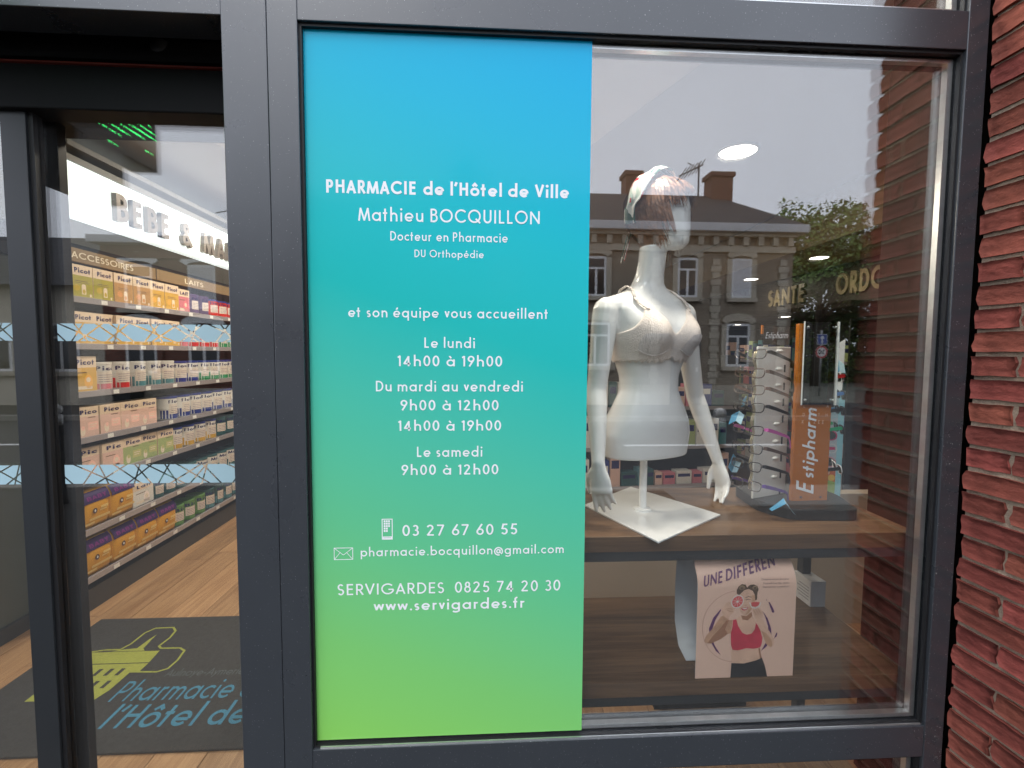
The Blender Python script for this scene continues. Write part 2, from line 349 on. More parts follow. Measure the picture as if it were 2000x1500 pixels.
# ================================================================== palette
PANE = glass_mat('window glass', .076, (.985, .99, .987))
FRAME = M('anthracite powder coat', (.036, .041, .048), .3, 0, 1.0, var=.06, vscale=3, bump=.02, bscale=900, rvar=.05)
add_specks(FRAME)
DOORPANE = glass_mat('door glass', .066, (.985, .99, .987))
FRAME2 = M('dark interior metal', (.03, .033, .036), .45, 0, .5)
BLACK = M('black rubber', (.008, .008, .009), .55)
ALU = M('bright aluminium', (.72, .73, .72), .28, .9, .5, var=.1, vscale=20, bump=.03, bscale=200)
WHITE = M('white paint', (.78, .78, .76), .5)
CONC = M('dark pavement', (.036, .035, .034), .85, var=.18, vscale=3, bump=.3, bscale=80)
ASPH = M('asphalt', (.04, .04, .042), .85, var=.25, vscale=4, bump=.4, bscale=120)
KERB = M('kerb stone', (.24, .23, .21), .8, var=.15, vscale=5, bump=.2, bscale=60)
PLASTER = M('warm plaster', (.3, .26, .21), .8, var=.04, vscale=4, bump=.05, bscale=120)
CEIL = M('ceiling paint', (.52, .52, .52), .85, var=.02, vscale=3)
WALNUT = wood_mat('walnut board', (.075, .038, .018), (.2, .115, .06), 0, 1.0, .42, .05)
OAK = wood_mat('oak plank', (.3, .16, .075), (.52, .32, .165), 1, 1.0, .4, .16)
BRICK = M('red brick', (.215, .056, .04), .82, 0, .3, var=.3, vscale=16, bump=.4, bscale=55, rand=.24, hue=.006, stretch=(1, 1, 1.8))
MORTAR = M('mortar', (.34, .26, .19), .9, var=.2, vscale=30, bump=.5, bscale=160)

# ================================================================== ground outside and shop shell
mb = MB(); mb.box(-60, -3.9, -.3, 60, 0, -.02); struct(mb.build('pavement', CONC))
mb = MB(); mb.box(-60, -4.05, -.3, 60, -3.9, -.02); struct(mb.build('kerb', KERB, bevel=.015))
mb = MB(); mb.box(-80, -10.2, -.4, 80, -4.05, -.14); struct(mb.build('road', ASPH))
mb = MB(); mb.box(-60, -10.35, -.3, 60, -10.2, -.02); struct(mb.build('far_kerb', KERB))
mb = MB(); mb.box(-60, -13.6, -.3, 60, -10.35, -.024); struct(mb.build('far_pavement', CONC))
mb = MB(); mb.box(-300, -300, -.6, 300, -13.6, -.03); mb.box(-300, 0, -.6, 300, 40, -.05); struct(mb.build('ground', M('far ground', (.16, .16, .13), .9, var=.2, vscale=.3)))
mb = MB()
for k in range(9): mb.box(-30+k*6.5, -7.2, -.14, -27+k*6.5, -7.08, -.136)
struct(mb.build('road_marking', WHITE))
for x0, x1 in ((2.0, 4.6), (-9.5, -7.2)):
    mb = MB(); mb.box(x0, -4.02, -.02, x1, -3.3, -.012); struct(mb.build('tactile_paving', M('pale slab', (.17, .165, .155), .8, var=.1, vscale=6)))

# interior floor: each oak plank laid by itself on a dark sub floor
mb = MB(); mb.box(-3.2, .09, -.05, 7.2, 10, -.012); fl = struct(mb.build('floor', M('sub floor', (.09, .05, .03), .8)))
pm = MB(); pm.box(-.0945, 0, -.012, .0945, 1.18, 0)
pk0 = None
for i in range(30):
    x = -3.05+i*.192; y = .1-random.uniform(0, 1.1); nrow = 0
    while y < 4.6 and nrow < 5:
        y0 = max(y, .092)
        if y+1.18 > .3:
            if pk0 is None: pk0 = pm.build('plank', OAK, fl, bevel=.0012); p = pk0
            else: p = copy_part(pk0, fl)
            p.location = (x, y0, random.uniform(-.0006, .0006)); p.scale = (1, (y+1.18-y0)/1.18, 1)
        y += 1.183; nrow += 1
mb = MB(); mb.box(-3.2, .03, 2.8, 7.2, 10, 2.95); struct(mb.build('ceiling', CEIL))
mb = MB(); mb.prism([(-1.95, .5), (.96, .5), (.33, 2.3), (-1.3, 2.3)], 2.68, 2.79); tag(mb.build('ceiling_raft', M('raft white', (.8, .8, .78), .7), bevel=.004), 'white suspended ceiling panel above the entrance with slanting edges', 'ceiling panel')
mb = MB(); mb.box(-2.9, .09, 0, -2.75, 10, 2.8); struct(mb.build('wall_interior_side', PLASTER))
mb = MB(); mb.box(-2.9, 10, 0, 7.2, 10.15, 2.8); struct(mb.build('wall_interior_back', PLASTER))
mb = MB(); mb.box(7.05, .09, 0, 7.2, 10, 2.8); struct(mb.build('wall_interior_far_side', PLASTER))
mb = MB(); mb.box(-9, .04, 2.96, 9, .35, 6.2); mb.box(-9, .04, -.05, -2.75, .35, 2.96); struct(mb.build('wall_facade', M('facade render', (.5, .49, .46), .8, var=.05, vscale=2)))
mb = MB(); mb.box(-9, .36, 5.9, 9, 12, 6.2); struct(mb.build('roof', ASPH))
# stub of wall behind the frame beside the display, and the wall closing the shop on the pier's side
mb = MB(); mb.add([(1.345, .085, 0), (2.6, .085, 0), (2.6, .36, 0), (1.362, .36, 0), (1.345, .085, 2.8), (2.6, .085, 2.8), (2.6, .36, 2.8), (1.362, .36, 2.8)],
                  [(0,3,2,1),(4,5,6,7),(0,1,5,4),(1,2,6,5),(2,3,7,6),(3,0,4,7)])
struct(mb.build('wall_pier_inside', M('brown plaster', (.024, .019, .015), .95, 0, .1, var=.08, vscale=5, bump=.05)))
mb = MB(); mb.box(2.6, .085, 0, 7.05, .36, 2.8); struct(mb.build('wall_front_inside', PLASTER))

# ================================================================== brick pier
TH = radians(3); DX, DY = sin(TH), -cos(TH)               # direction of the pier's side, outwards
pier = thing('brick_pier', 'red brick pier projecting beside the shop window frame', 'pier', (1.3262, -.004, 0))
mb = MB(); mb.add([(.011, -.004, 0), (.011+.318*DX, .318*DY, 0), (.8, .318*DY, 0), (.8, -.004, 0)] + [(.011, -.004, 3.05), (.011+.318*DX, .318*DY, 3.05), (.8, .318*DY, 3.05), (.8, -.004, 3.05)],
                  [(0,1,2,3),(7,6,5,4),(1,0,4,5),(2,1,5,6),(3,2,6,7),(0,3,7,4)])
mb.build('mortar', MORTAR, pier)
def brick_mesh(Lb, seed):
    # x = depth into the wall (face at x=0), y = length, z = height; front grid is uneven, hand-moulded
    rn = random.Random(seed); H = .051; n, k = 6, 3; m_ = MB(); g = []
    for j in range(k+1):
        for i in range(n+1):
            e = (i in (0, n)) + (j in (0, k))
            yy = -Lb*i/n + (rn.uniform(-.004, .004) if i in (0, n) else 0); zz = H*j/k + rn.uniform(-.0014, .0014)
            g.append((rn.uniform(-.0013, .0013) + (.003 if e == 1 else .006 if e == 2 else 0), yy, zz))
    vs = g[:]; fs = [(j*(n+1)+i, (j+1)*(n+1)+i, (j+1)*(n+1)+i+1, j*(n+1)+i+1) for j in range(k) for i in range(n)]
    rim = [i for i in range(n+1)] + [j*(n+1)+n for j in range(1, k+1)] + [k*(n+1)+i for i in range(n-1, -1, -1)] + [j*(n+1) for j in range(k-1, 0, -1)]
    o = len(vs); vs += [(.1, vs[q][1], vs[q][2]) for q in rim]; L_ = len(rim)
    fs += [(rim[q], o+q, o+(q+1) % L_, rim[(q+1) % L_]) for q in range(L_)] + [tuple(range(o+L_-1, o-1, -1))]
    m_.add(vs, [f[::-1] for f in fs]); me = m_.build('brick', BRICK)
    me.data.polygons.foreach_set('use_smooth', [i < n*k for i in range(len(me.data.polygons))])
    d = me.data; bpy.data.objects.remove(me); return d
HALF = [brick_mesh(.103, 10+i) for i in range(6)]; FULL = [brick_mesh(.213, 40+i) for i in range(7)]
def put_brick(me, loc, rz):
    o = bpy.data.objects.new('brick', me); COL.objects.link(o); o.parent = pier; o.location = loc; o.rotation_euler = (random.uniform(-.006, .006), random.uniform(-.01, .01), rz+random.uniform(-.006, .006))
for c in range(48):
    z = .005+c*.0628; seq = (HALF, FULL) if c % 2 else (FULL, HALF); s = .0
    for fam in seq:
        Lb = .103 if fam is HALF else .213; j = random.uniform(-.003, .003)
        put_brick(random.choice(fam), (s*DX+j, s*DY-random.uniform(0, .004), z+random.uniform(-.0015, .0015)), TH)
        s += Lb+.012
    x = .115 + (.0 if c % 2 else .115)
    if c % 2 == 0: put_brick(random.choice(HALF), (.115, -.329, z), pi/2)
    for q in range(3):
        put_brick(random.choice(FULL), (x+random.uniform(-.002, .002), -.329, z+random.uniform(-.0015, .0015)), pi/2)
        x += .225
# ================================================================== shop window
win = thing('shop_window', 'large fixed shop window in anthracite metal frame with double glazing', 'window', (0, 0, 0))
def bar(name, x0, x1, z0, z1, y0=0., y1=.085, mat=FRAME, parent=win, bev=.0018):
    q = MB(); q.box(x0, y0, z0, x1, y1, z1); return q.build(name, mat, parent, bevel=bev)
bar('jamb', -.5295, -.457, .0, 2.95)
bar('jamb', 1.2655, 1.3225, .0, 2.95, -.001)
bar('transom', -.457, 1.2655, 2.3065, 2.404, .0005)
bar('bottom_rail', -.457, 1.2655, .345, .4385, .0005)
bar('bottom_rail', -.457, 1.2655, .0, .075, .0005)
bar('top_rail', -.457, 1.2655, 2.88, 2.95, .0005)
for z0, z1 in ((.4385, 2.3065), (2.404, 2.88), (.075, .345)):
    for y in (.0225, .0455):
        q = MB(); q.box(-.455, y, z0+.001, 1.2635, y+.004, z1-.001); q.build('pane', PANE, win)
    for nm, a in (('spacer', (-.447, -.438, z0+.01, z1-.01)), ('spacer', (1.242, 1.2565, z0+.01, z1-.01)), ('spacer', (-.438, 1.242, z1-.02, z1-.01)), ('spacer', (-.438, 1.242, z0+.009, z0+.021))):
        bar(nm, a[0], a[1], a[2], a[3], .0275, .045, ALU, win, 0)
    for a in ((-.457, -.4505, z0, z1), (1.2595, 1.2655, z0, z1), (-.4505, 1.2595, z1-.0075, z1), (-.4505, 1.2595, z0, z0+.005)):
        bar('gasket', a[0], a[1], a[2], a[3], .009, .0222, BLACK, win, 0)
    for a in ((1.2495, 1.2655, z0, z1), (-.457, -.44, z0, z1), (-.44, 1.2495, z1-.014, z1), (-.44, 1.2495, z0, z0+.012)):
        bar('glazing_bead', a[0], a[1], a[2], a[3], .0502, .08, FRAME2, win, 0)
q = MB(); q.box(-.438, .0055, .4386, 1.258, .0215, .4425); q.build('drip_strip', ALU, win)

# ================================================================== entrance: portal frame, operator, sliding leaves
ent = thing('entrance_portal', 'anthracite portal frame around the sliding door entrance', 'door frame', (0, 0, 0))
bar('post', -.637, -.5305, .0, 2.95, .0, .12, parent=ent)
bar('lintel', -2.75, -.637, 2.311, 2.41, .001, .1, parent=ent)
bar('fascia', -2.75, -.637, 2.41, 2.95, .012, .06, parent=ent)
bar('post', -2.75, -2.62, .0, 2.311, .001, .12, parent=ent)
op = thing('door_operator', 'black sliding door drive housing with red line above the glass doors', 'door drive', (0, 0, 0))
HB = M('black housing', (.004, .004, .0045), .6, 0, .2)
q = MB(); q.box(-2.62, .165, 2.155, -.6, .36, 2.8); q.build('housing', HB, op, bevel=.004)
q = MB(); q.loft([[(x, .142+.024*(1-cos(t)) if t < pi/2 else .166, 2.262+.05+.05*sin(t-.8)) for t in (0, .4, .8, 1.2, 1.57)] for x in (-2.61, -.61)], False, False); q.build('cover_lip', HB, op)
q = MB(); q.box(-2.61, .1545, 2.27, -.61, .165, 2.274); q.build('red_line', M('red trim', (.2, .03, .02), .4), op)
q = MB(); q.lathe([(.001, 0), (.034, 0), (.036, .012), (.03, .03), (.016, .042), (.002, .045)], (0, 0, 0), 20)
se = q.build('motion_sensor', M('sensor shell', (.008, .008, .009), .5), op, True, loc=(-.88, .19, 2.315)); se.rotation_euler = (pi/2, 0, 0)

BANDC = M('pale blue film', (.43, .62, .68), .45)
def cut_band(x0, x1, z0, z1, seed, y):
    rn = random.Random(seed); polys = [[(x0, z0), (x1, z0), (x1, z1), (x0, z1)]]
    x = x0+.02; k = 0
    hh = z1-z0
    while x < x1:
        sl = (-.055, .035, .08, -.03, -.1, .06, .018, -.075)[k % 8] * rn.uniform(.8, 1.2); a = Vector((x, z0)); b = Vector((x+sl, z1)); d = (b-a).normalized(); nn = Vector((-d.y, d.x)); new = []
        for p in polys:
            for sgn in (1, -1):
                o_ = []; q_ = len(p)
                ds = [sgn*((Vector(v)-a).dot(nn)) - .0021 for v in p]
                for i in range(q_):
                    j = (i+1) % q_
                    if ds[i] >= 0: o_.append(p[i])
                    if (ds[i] >= 0) != (ds[j] >= 0):
                        t = ds[i]/(ds[i]-ds[j]); o_.append((p[i][0]+t*(p[j][0]-p[i][0]), p[i][1]+t*(p[j][1]-p[i][1])))
                if len(o_) > 2: new.append(o_)
        polys = new; x += rn.uniform(.016, .036); k += 1
    m_ = MB()
    for p in polys: m_.poly([(v[0], y, v[1]) for v in p])
    return m_
DSTILE = M('dark door profile', (.02, .023, .026), .4, 0, .6, var=.06, vscale=3)
def leaf(label, x0, x1, seed, stile_at):
    d = thing('sliding_door', label, 'glass door', ((x0+x1)/2, 0, 0)); cx = d.location.x
    def b_(nm, a0, a1, z0, z1, y0, y1, mt, bev=.0015): q = MB(); q.box(a0-cx, y0, z0, a1-cx, y1, z1); return q.build(nm, mt, d, bevel=bev)
    if stile_at == 'near': b_('stile', x0, x0+.066, .02, 2.17, .185, .225, DSTILE); b_('seal', x0+.066, x0+.08, .02, 2.17, .192, .222, BLACK, 0); b_('inner_stile', x0+.04, x0+.098, .02, 2.17, .245, .275, BLACK); g0, g1 = x0+.08, x1
    else: b_('stile', x0, x0+.05, .02, 2.17, .195, .225, FRAME); g0, g1 = x0+.05, x1-.004
    b_('pane', g0, g1, .06, 2.17, .206, .212, DOORPANE, 0); b_('pane', g0, g1, .06, 2.17, .222, .228, DOORPANE, 0)
    b_('bottom_rail', g0, g1, .015, .06, .196, .236, FRAME)
    for z0, z1, sd in ((1.529, 1.579, 1), (1.113, 1.169, 2)):
        m_ = cut_band(g0-cx+.024 if stile_at == 'near' else g0-cx, g1-cx, z0, z1, seed+sd, .2052); m_.build('patterned_band', BANDC, d)
    return d
leaf('glass door leaf beside the anthracite post, with two pale blue patterned bands', -1.325, -.57, 3, 'near')
leaf('glass door leaf cut by the picture edge, with pale blue band ends', -2.2, -1.327, 9, 'far')

# ================================================================== opening hours panel
def sign_mat():
    m = bpy.data.materials.new('printed gradient film'); m.use_nodes = True; t = m.node_tree; b = t.nodes['Principled BSDF']; N = t.nodes.new; L = t.links.new
    c = N('ShaderNodeTexCoord'); sp = N('ShaderNodeSeparateXYZ'); L(c.outputs['Object'], sp.inputs[0])
    mx_ = N('ShaderNodeMath'); mx_.operation = 'MULTIPLY_ADD'; mx_.inputs[1].default_value = .36; L(sp.outputs['X'], mx_.inputs[0]); L(sp.outputs['Z'], mx_.inputs[2])
    mr = N('ShaderNodeMapRange'); mr.inputs[1].default_value = -1.05; mr.inputs[2].default_value = 1.05; L(mx_.outputs[0], mr.inputs[0])
    cr = N('ShaderNodeValToRGB'); e = cr.color_ramp.elements
    stops = [(0, (.27, .66, .12)), (.14, (.21, .61, .17)), (.3, (.13, .57, .28)), (.46, (.075, .54, .39)), (.6, (.022, .51, .48)), (.73, (.022, .52, .58)), (.86, (.014, .48, .69)), (1, (.006, .43, .76))]
    e[0].position, e[0].color = stops[0][0], (*stops[0][1], 1); e[1].position, e[1].color = 1, (*stops[-1][1], 1)
    for p, cl in stops[1:-1]:
        q = e.new(p); q.color = (*cl, 1)
    L(mr.outputs[0], cr.inputs[0]); L(cr.outputs[0], b.inputs['Base Color'])
    b.inputs['Roughness'].default_value = .14; b.inputs['Specular IOR Level'].default_value = .22
    nz_ = N('ShaderNodeTexNoise'); nz_.inputs['Scale'].default_value = 7; bp = N('ShaderNodeBump'); bp.inputs['Strength'].default_value = .05; bp.inputs['Distance'].default_value = .01
    L(c.outputs['Object'], nz_.inputs['Vector']); L(nz_.outputs[0], bp.inputs['Height']); L(bp.outputs[0], b.inputs['Normal'])
    return m
SX, SZ = -.0895, 1.3745
q = MB(); q.box(-.3615, 0, -.9245, .3625, .0008, .9245)
panel = tag(q.build('information_panel', sign_mat(), loc=(SX, .0200, SZ)), 'tall blue to green printed panel with white opening hours on the window', 'sign')
TXT = M('white print', (.9, .91, .92), .35)
def on_panel(x, y, l): return (x-SX, -l, y-SZ)
LINES = [("PHARMACIE de l’Hôtel de Ville", -.401, .218, 1.904, .033, .188), ("Mathieu BOCQUILLON", -.322, .142, 1.836, .034, .13), ("Docteur en Pharmacie", -.242, .059, 1.788, .0235, .135),
         ("DU Orthopédie", -.181, -.003, 1.747, .019, .135), ("et son équipe vous accueillent", -.351, .167, 1.592, .0265, .14), ("Le lundi", -.157, -.026, 1.514, .027, .14),
         ("14h00 à 19h00", -.227, .046, 1.466, .028, .14), ("Du mardi au vendredi", -.283, .101, 1.400, .0275, .14), ("9h00 à 12h00", -.22, .037, 1.350, .0275, .14), ("14h00 à 19h00", -.227, .044, 1.296, .0275, .14),
         ("Le samedi", -.178, -.006, 1.226, .0275, .14), ("9h00 à 12h00", -.219, .037, 1.178, .0275, .14), ("03 27 67 60 55", -.218, .09, 1.013, .030, .135), ("pharmacie.bocquillon@gmail.com", -.328, .216, .959, .0245, .135),
         ("SERVIGARDES", -.39, -.108, .854, .0305, .125), ("0825 74 20 30", -.079, .208, .854, .0305, .125), ("www.servigardes.fr", -.296, .112, .808, .0295, .15)]
for t, x0, x1, z, cap, s in LINES:
    q = MB(); text_mesh(q, t, on_panel, x0, x1, z, cap, s, step=.0001, track=.055 if s < .18 else .02); q.build('lettering', TXT, panel)
q = MB(); z0, z1, x0, x1 = 1.004, 1.0605, -.272, -.2435
def fr(mb_, x0, x1, z0, z1, w, l=.0003):
    for a in ((x0, x0+w, z0, z1), (x1-w, x1, z0, z1), (x0+w, x1-w, z0, z0+w), (x0+w, x1-w, z1-w, z1)):
        mb_.poly([on_panel(a[0], a[2], l), on_panel(a[1], a[2], l), on_panel(a[1], a[3], l), on_panel(a[0], a[3], l)])
fr(q, x0, x1, z0, z1, .0022); fr(q, x0+.0022, x1-.0022, z0+.0022, z0+.0085, .0027, .0004)
for r_ in range(5):
    for c_ in range(3):
        if (r_ == 4 and c_ == 2) or (r_ == 3 and c_ == 2): continue
        a = x0+.0052+c_*.0058; b2 = z1-.0092-r_*.0066
        q.poly([on_panel(a, b2, .0003), on_panel(a+.0046, b2, .0003), on_panel(a+.0046, b2+.0052, .0003), on_panel(a, b2+.0052, .0003)])
q.build('phone_symbol', TXT, panel)
q = MB(); x0, x1, z0, z1 = -.398, -.348, .951, .984; fr(q, x0, x1, z0, z1, .0017)
def seg(mb_, a, b, w, l):
    a, b = Vector(a), Vector(b); d = (b-a).normalized(); n_ = Vector((-d.y, d.x))*w/2
    mb_.poly([on_panel(*(a-n_), l), on_panel(*(b-n_), l), on_panel(*(b+n_), l), on_panel(*(a+n_), l)])
xm = (x0+x1)/2; zm = z0+.013
seg(q, (x0+.001, z1-.001), (xm, zm), .0015, .0004); seg(q, (xm, zm), (x1-.001, z1-.001), .0015, .0005)
seg(q, (x0+.001, z0+.001), (xm-.008, zm+.0075), .0013, .0006); seg(q, (x1-.001, z0+.001), (xm+.008, zm+.0075), .0013, .0007)
q.build('envelope_symbol', TXT, panel)

# ================================================================== display shelf behind the glass
shelf = thing('display_shelf', 'two tier walnut display shelf on dark metal frame behind the shop window', 'shelf', (.4, .35, 0))
def sb(nm, x0, y0, z0, x1, y1, z1, mt, bev=.0015): q = MB(); q.box(x0-.4, y0-.35, z0, x1-.4, y1-.35, z1); return q.build(nm, mt, shelf, bevel=bev)
for zt in (.970, .526):
    q = MB(); q.add([(-.9, -.25, zt-.046), (.903, -.25, zt-.046), (.925, .25, zt-.046), (-.9, .25, zt-.046), (-.9, -.25, zt), (.903, -.25, zt), (.925, .25, zt), (-.9, .25, zt)],
              [(0,3,2,1),(4,5,6,7),(0,1,5,4),(1,2,6,5),(2,3,7,6),(3,0,4,7)])
    q.build('board', WALNUT, shelf, bevel=.0012)
    sb('rail', -.5, .104, zt-.0765, 1.304, .134, zt-.0465, FRAME2)
    sb('rail', -.5, .56, zt-.0765, 1.304, .59, zt-.0465, FRAME2)
for x in (-.46,): sb('leg', x, .135, 0, x+.03, .165, .893, FRAME2)
for x in (-.46, 1.273): sb('leg', x, .556, 0, x+.034, .592, .893, FRAME2)
mb = MB(); mb.box(.0, 1.25, 0, 2.2, 1.33, .74); tag(mb.build('low_partition', M('beige panel', (.5, .42, .33), .6, var=.05, vscale=3)), 'low beige panel standing behind the display shelf', 'panel')
# coir mat below the shelf
mat_ = MB(); rn = random.Random(5)
mat_.box(.72, .66, .001, 1.12, .95, .02)
for _ in range(3500):
    x, y = rn.uniform(.72, 1.12), rn.uniform(.66, .95); h_ = rn.uniform(.012, .03); a = rn.uniform(0, 6.28); d = .004
    mat_.add([(x, y, .018), (x+d*cos(a), y+d*sin(a), .018), (x+rn.uniform(-.006, .006), y+rn.uniform(-.006, .006), .018+h_)], [(0, 1, 2)])
tag(mat_.build('coir_mat', M('dark coir', (.02, .021, .02), .9)), 'dark bristly mat on the floor under the display shelf', 'mat')
q = MB(); q.box(-.03, -.06, 0, .03, .04, .1)
wb = tag(q.build('white_carton', M('white carton', (.72, .72, .74), .6), loc=(1.292, .55, .5265), bevel=.001), 'plain white carton with small print on the lower shelf by the pier', 'carton')
q = MB()
for k in range(5): q.box(-.0306, -.05, .02+k*.012, -.0302, .01+.01*(k % 2), .024+k*.012)
q.build('small_print', M('grey print', (.35, .35, .38), .6), wb)

# ================================================================== mannequin
MW = M('mannequin enamel', (.9, .9, .875), .22, 0, .5, coat=.2)
MX, MY, MZ = .535, .323, .970
man = thing('mannequin', 'white female torso mannequin with brown wig and lace bra on display shelf', 'mannequin', (MX, MY, MZ))
AL = radians(22)
LFT = Vector((cos(AL), sin(AL), 0)); FWD = Vector((sin(AL), -cos(AL), 0))
def bw(u, v, z, off=(0.005, 0)): return Vector((off[0], off[1], 0)) + LFT*u + FWD*v + Vector((0, 0, z-MZ))
def lerp_tab(tab, z):
    for a, b in zip(tab, tab[1:]):
        if z <= b[0] or b is tab[-1]:
            t = min(max((z-a[0])/(b[0]-a[0]), 0), 1); t2 = t
            return [a[i]+(b[i]-a[i])*t2 for i in range(1, len(a))]
# z, half width, half depth front, half depth back, forward shift
TORSO = [(1.165, .155, .09, .1, 0), (1.20, .160, .094, .112, 0), (1.24, .162, .098, .112, 0), (1.28, .152, .1, .099, 0), (1.33, .126, .094, .08, .003), (1.385, .099, .084, .07, .005), (1.43, .101, .083, .074, .004),
         (1.49, .120, .09, .088, .002), (1.54, .134, .096, .094, 0), (1.60, .142, .094, .098, -.003), (1.645, .15, .082, .092, -.008), (1.675, .142, .068, .078, -.012), (1.695, .108, .058, .066, -.012), (1.712, .072, .05, .056, -.01), (1.73, .052, .045, .05, -.006), (1.76, .044, .042, .046, .002), (1.80, .042, .041, .044, .01), (1.85, .042, .04, .044, .016)]
def torso_pt(th, z, off=0.):
    a, bf, bb, sh = lerp_tab(TORSO, z); a += off; ct, s_ = cos(th), sin(th); b_ = (bf if s_ > 0 else bb)+off
    e = .88; u = a*math.copysign(abs(ct)**e, ct); v = sh + b_*math.copysign(abs(s_)**e, s_)
    if s_ > 0:
        for sg in (-1, 1):
            du = (u-sg*.071)/.056; dz = (z-1.562)/(.06 if z < 1.562 else .075)
            v += .062*math.exp(-(du*du+dz*dz))*min(1, s_*2.2)
        v += .006*math.exp(-((z-1.29)/.05)**2)*s_
    return u, v, z
def skin(mb_, pts, radii, n=12): mb_.tube(pts, radii, n)
body = MB()
zs = [1.165+i*.012 for i in range(58)]; rings = [[bw(*torso_pt(2*pi*k/64, z)) for k in range(64)] for z in zs if z < 1.851]
body.loft(rings)
# egg head, turned to its left
HA = radians(42); HF = Vector((sin(HA), -cos(HA), 0)); HL = Vector((cos(HA), sin(HA), 0)); HC = Vector((.032, .004, 0))
HEAD = [(1.836, .062, .02, .02), (1.842, .054, .038, .034), (1.856, .04, .062, .047), (1.885, .022, .084, .06), (1.925, .008, .097, .069), (1.97, 0, .103, .074), (2.015, -.006, .099, .073), (2.045, -.01, .083, .063), (2.065, -.012, .056, .045), (2.076, -.012, .02, .017)]
def head_pt(th, z, off=0.):
    t = HEAD; c_, rf, rl = lerp_tab(t, z)
    return HC + HF*(c_+(rf+off)*cos(th)) + HL*((rl+off)*sin(th)) + Vector((0, 0, z-MZ))
body.loft([[head_pt(2*pi*k/32, z) for k in range(32)] for z in [1.836, 1.842, 1.85, 1.856, 1.87, 1.885, 1.905, 1.925, 1.95, 1.97, 1.99, 2.015, 2.03, 2.045, 2.056, 2.065, 2.072, 2.076]])
def L3(x, y, z): return Vector((x-MX, y-MY, z-MZ))
def arm(sh, el, wr, r0):
    P = [sh+Vector((0, 0, .038)), sh+Vector((0, 0, .022)), sh, sh.lerp(el, .2), sh.lerp(el, .5), sh.lerp(el, .85), el, el.lerp(wr, .2), el.lerp(wr, .5), el.lerp(wr, .85), wr]
    skin(body, P, [r0*.3, r0*.78, r0, r0*1.0, r0*.86, r0*.76, r0*.74, r0*.75, r0*.68, r0*.52, r0*.48], 16)
def hand(wr, d, nrm, sgn, curl):
    """wr wrist, d finger direction, nrm = back of the hand normal, sgn thumb side"""
    d = d.normalized(); side = d.cross(nrm).normalized()*sgn; nrm = side.cross(d).normalized()*sgn
    pal = []
    for t, hw, ht in ((-.012, .02, .018), (.015, .025, .016), (.045, .034, .0145), (.078, .037, .012), (.09, .034, .0095)):
        c0 = wr+d*t; pal.append([c0+side*hw*cos(2*pi*k/14)+nrm*ht*sin(2*pi*k/14) for k in range(14)])
    body.loft(pal)
    for i, (o_, l, r_) in enumerate(((.027, .072, .0078), (.0095, .082, .0082), (-.0085, .076, .0078), (-.0255, .06, .0069))):
        p = wr+d*.078+side*o_; cv = curl[i]; dd = (d+side*(o_*1.6)).normalized(); pts = [p]; a = cv*.35
        for f in (.42, .32, .26):
            a += cv*.5; q_ = dd*cos(a)-nrm*sin(a); p = p+q_*l*f; pts.append(p)
        pts.append(pts[-1]+(pts[-1]-pts[-2]).normalized()*.003)
        skin(body, pts, [r_*1.05, r_, r_*.93, r_*.8, r_*.35], 10)
    p = wr+d*.016+side*.018; t1 = (d*.75+side*.62-nrm*.25).normalized(); t2 = (d*.95+side*.18-nrm*.3).normalized()
    skin(body, [p, p+t1*.036, p+t1*.036+t2*.03, p+t1*.036+t2*.056, p+t1*.036+t2*.06], [.0125, .0108, .0095, .0072, .003], 10)
shL = bw(.158, -.008, 1.642); shR = bw(-.166, -.006, 1.642)
elL = L3(.765, .455, 1.35); wrL = L3(.845, .43, 1.115); elR = L3(.352, .245, 1.385); wrR = L3(.345, .175, 1.165)
skin(body, [bw(.09, -.008, 1.655), shL, shL+Vector((0, 0, -.03))], [.046, .038, .036], 16); skin(body, [bw(-.09, -.008, 1.655), shR, shR+Vector((0, 0, -.03))], [.046, .038, .036], 16)
arm(shL, elL, wrL, .0425); arm(shR, elR, wrR, .0425)
hand(wrL, Vector((.2, -.16, -1)), Vector((.86, .35, .1)), -1, (.35, .25, .4, .55))
hand(wrR, Vector((.13, -.05, -1)), Vector((-.55, -.8, -.05)), 1, (.15, .3, .35, .45))
bo = body.build('body', MW, man)
rm = bo.modifiers.new('r', 'REMESH'); rm.mode = 'VOXEL'; rm.voxel_size = .0042
sm = bo.modifiers.new('s', 'SMOOTH'); sm.factor = .5; sm.iterations = 8
dg = bpy.context.evaluated_depsgraph_get(); me2 = bpy.data.meshes.new_from_object(bo.evaluated_get(dg)); bo.modifiers.clear(); bo.data = me2
me2.polygons.foreach_set('use_smooth', [True]*len(me2.polygons))
if not me2.materials: me2.materials.append(MW)
# navel
# stand
q = MB(); q.lathe([(.0005, .006), (.031, .006), (.031, .010), (.026, .0135), (.0135, .0145), (.0125, .02), (.0125, .197), (.0005, .198)], (0, 0, 0), 28); smooth_by_angle(q.build('rod', MW, man))
q = MB(); pl = [(.581-MX, .603-MY), (.348-MX, .382-MY), (.488-MX, .044-MY), (.776-MX, .263-MY)]
q.prism(pl, .0005, .0062); q.build('base_plate', MW, man, bevel=.0012)
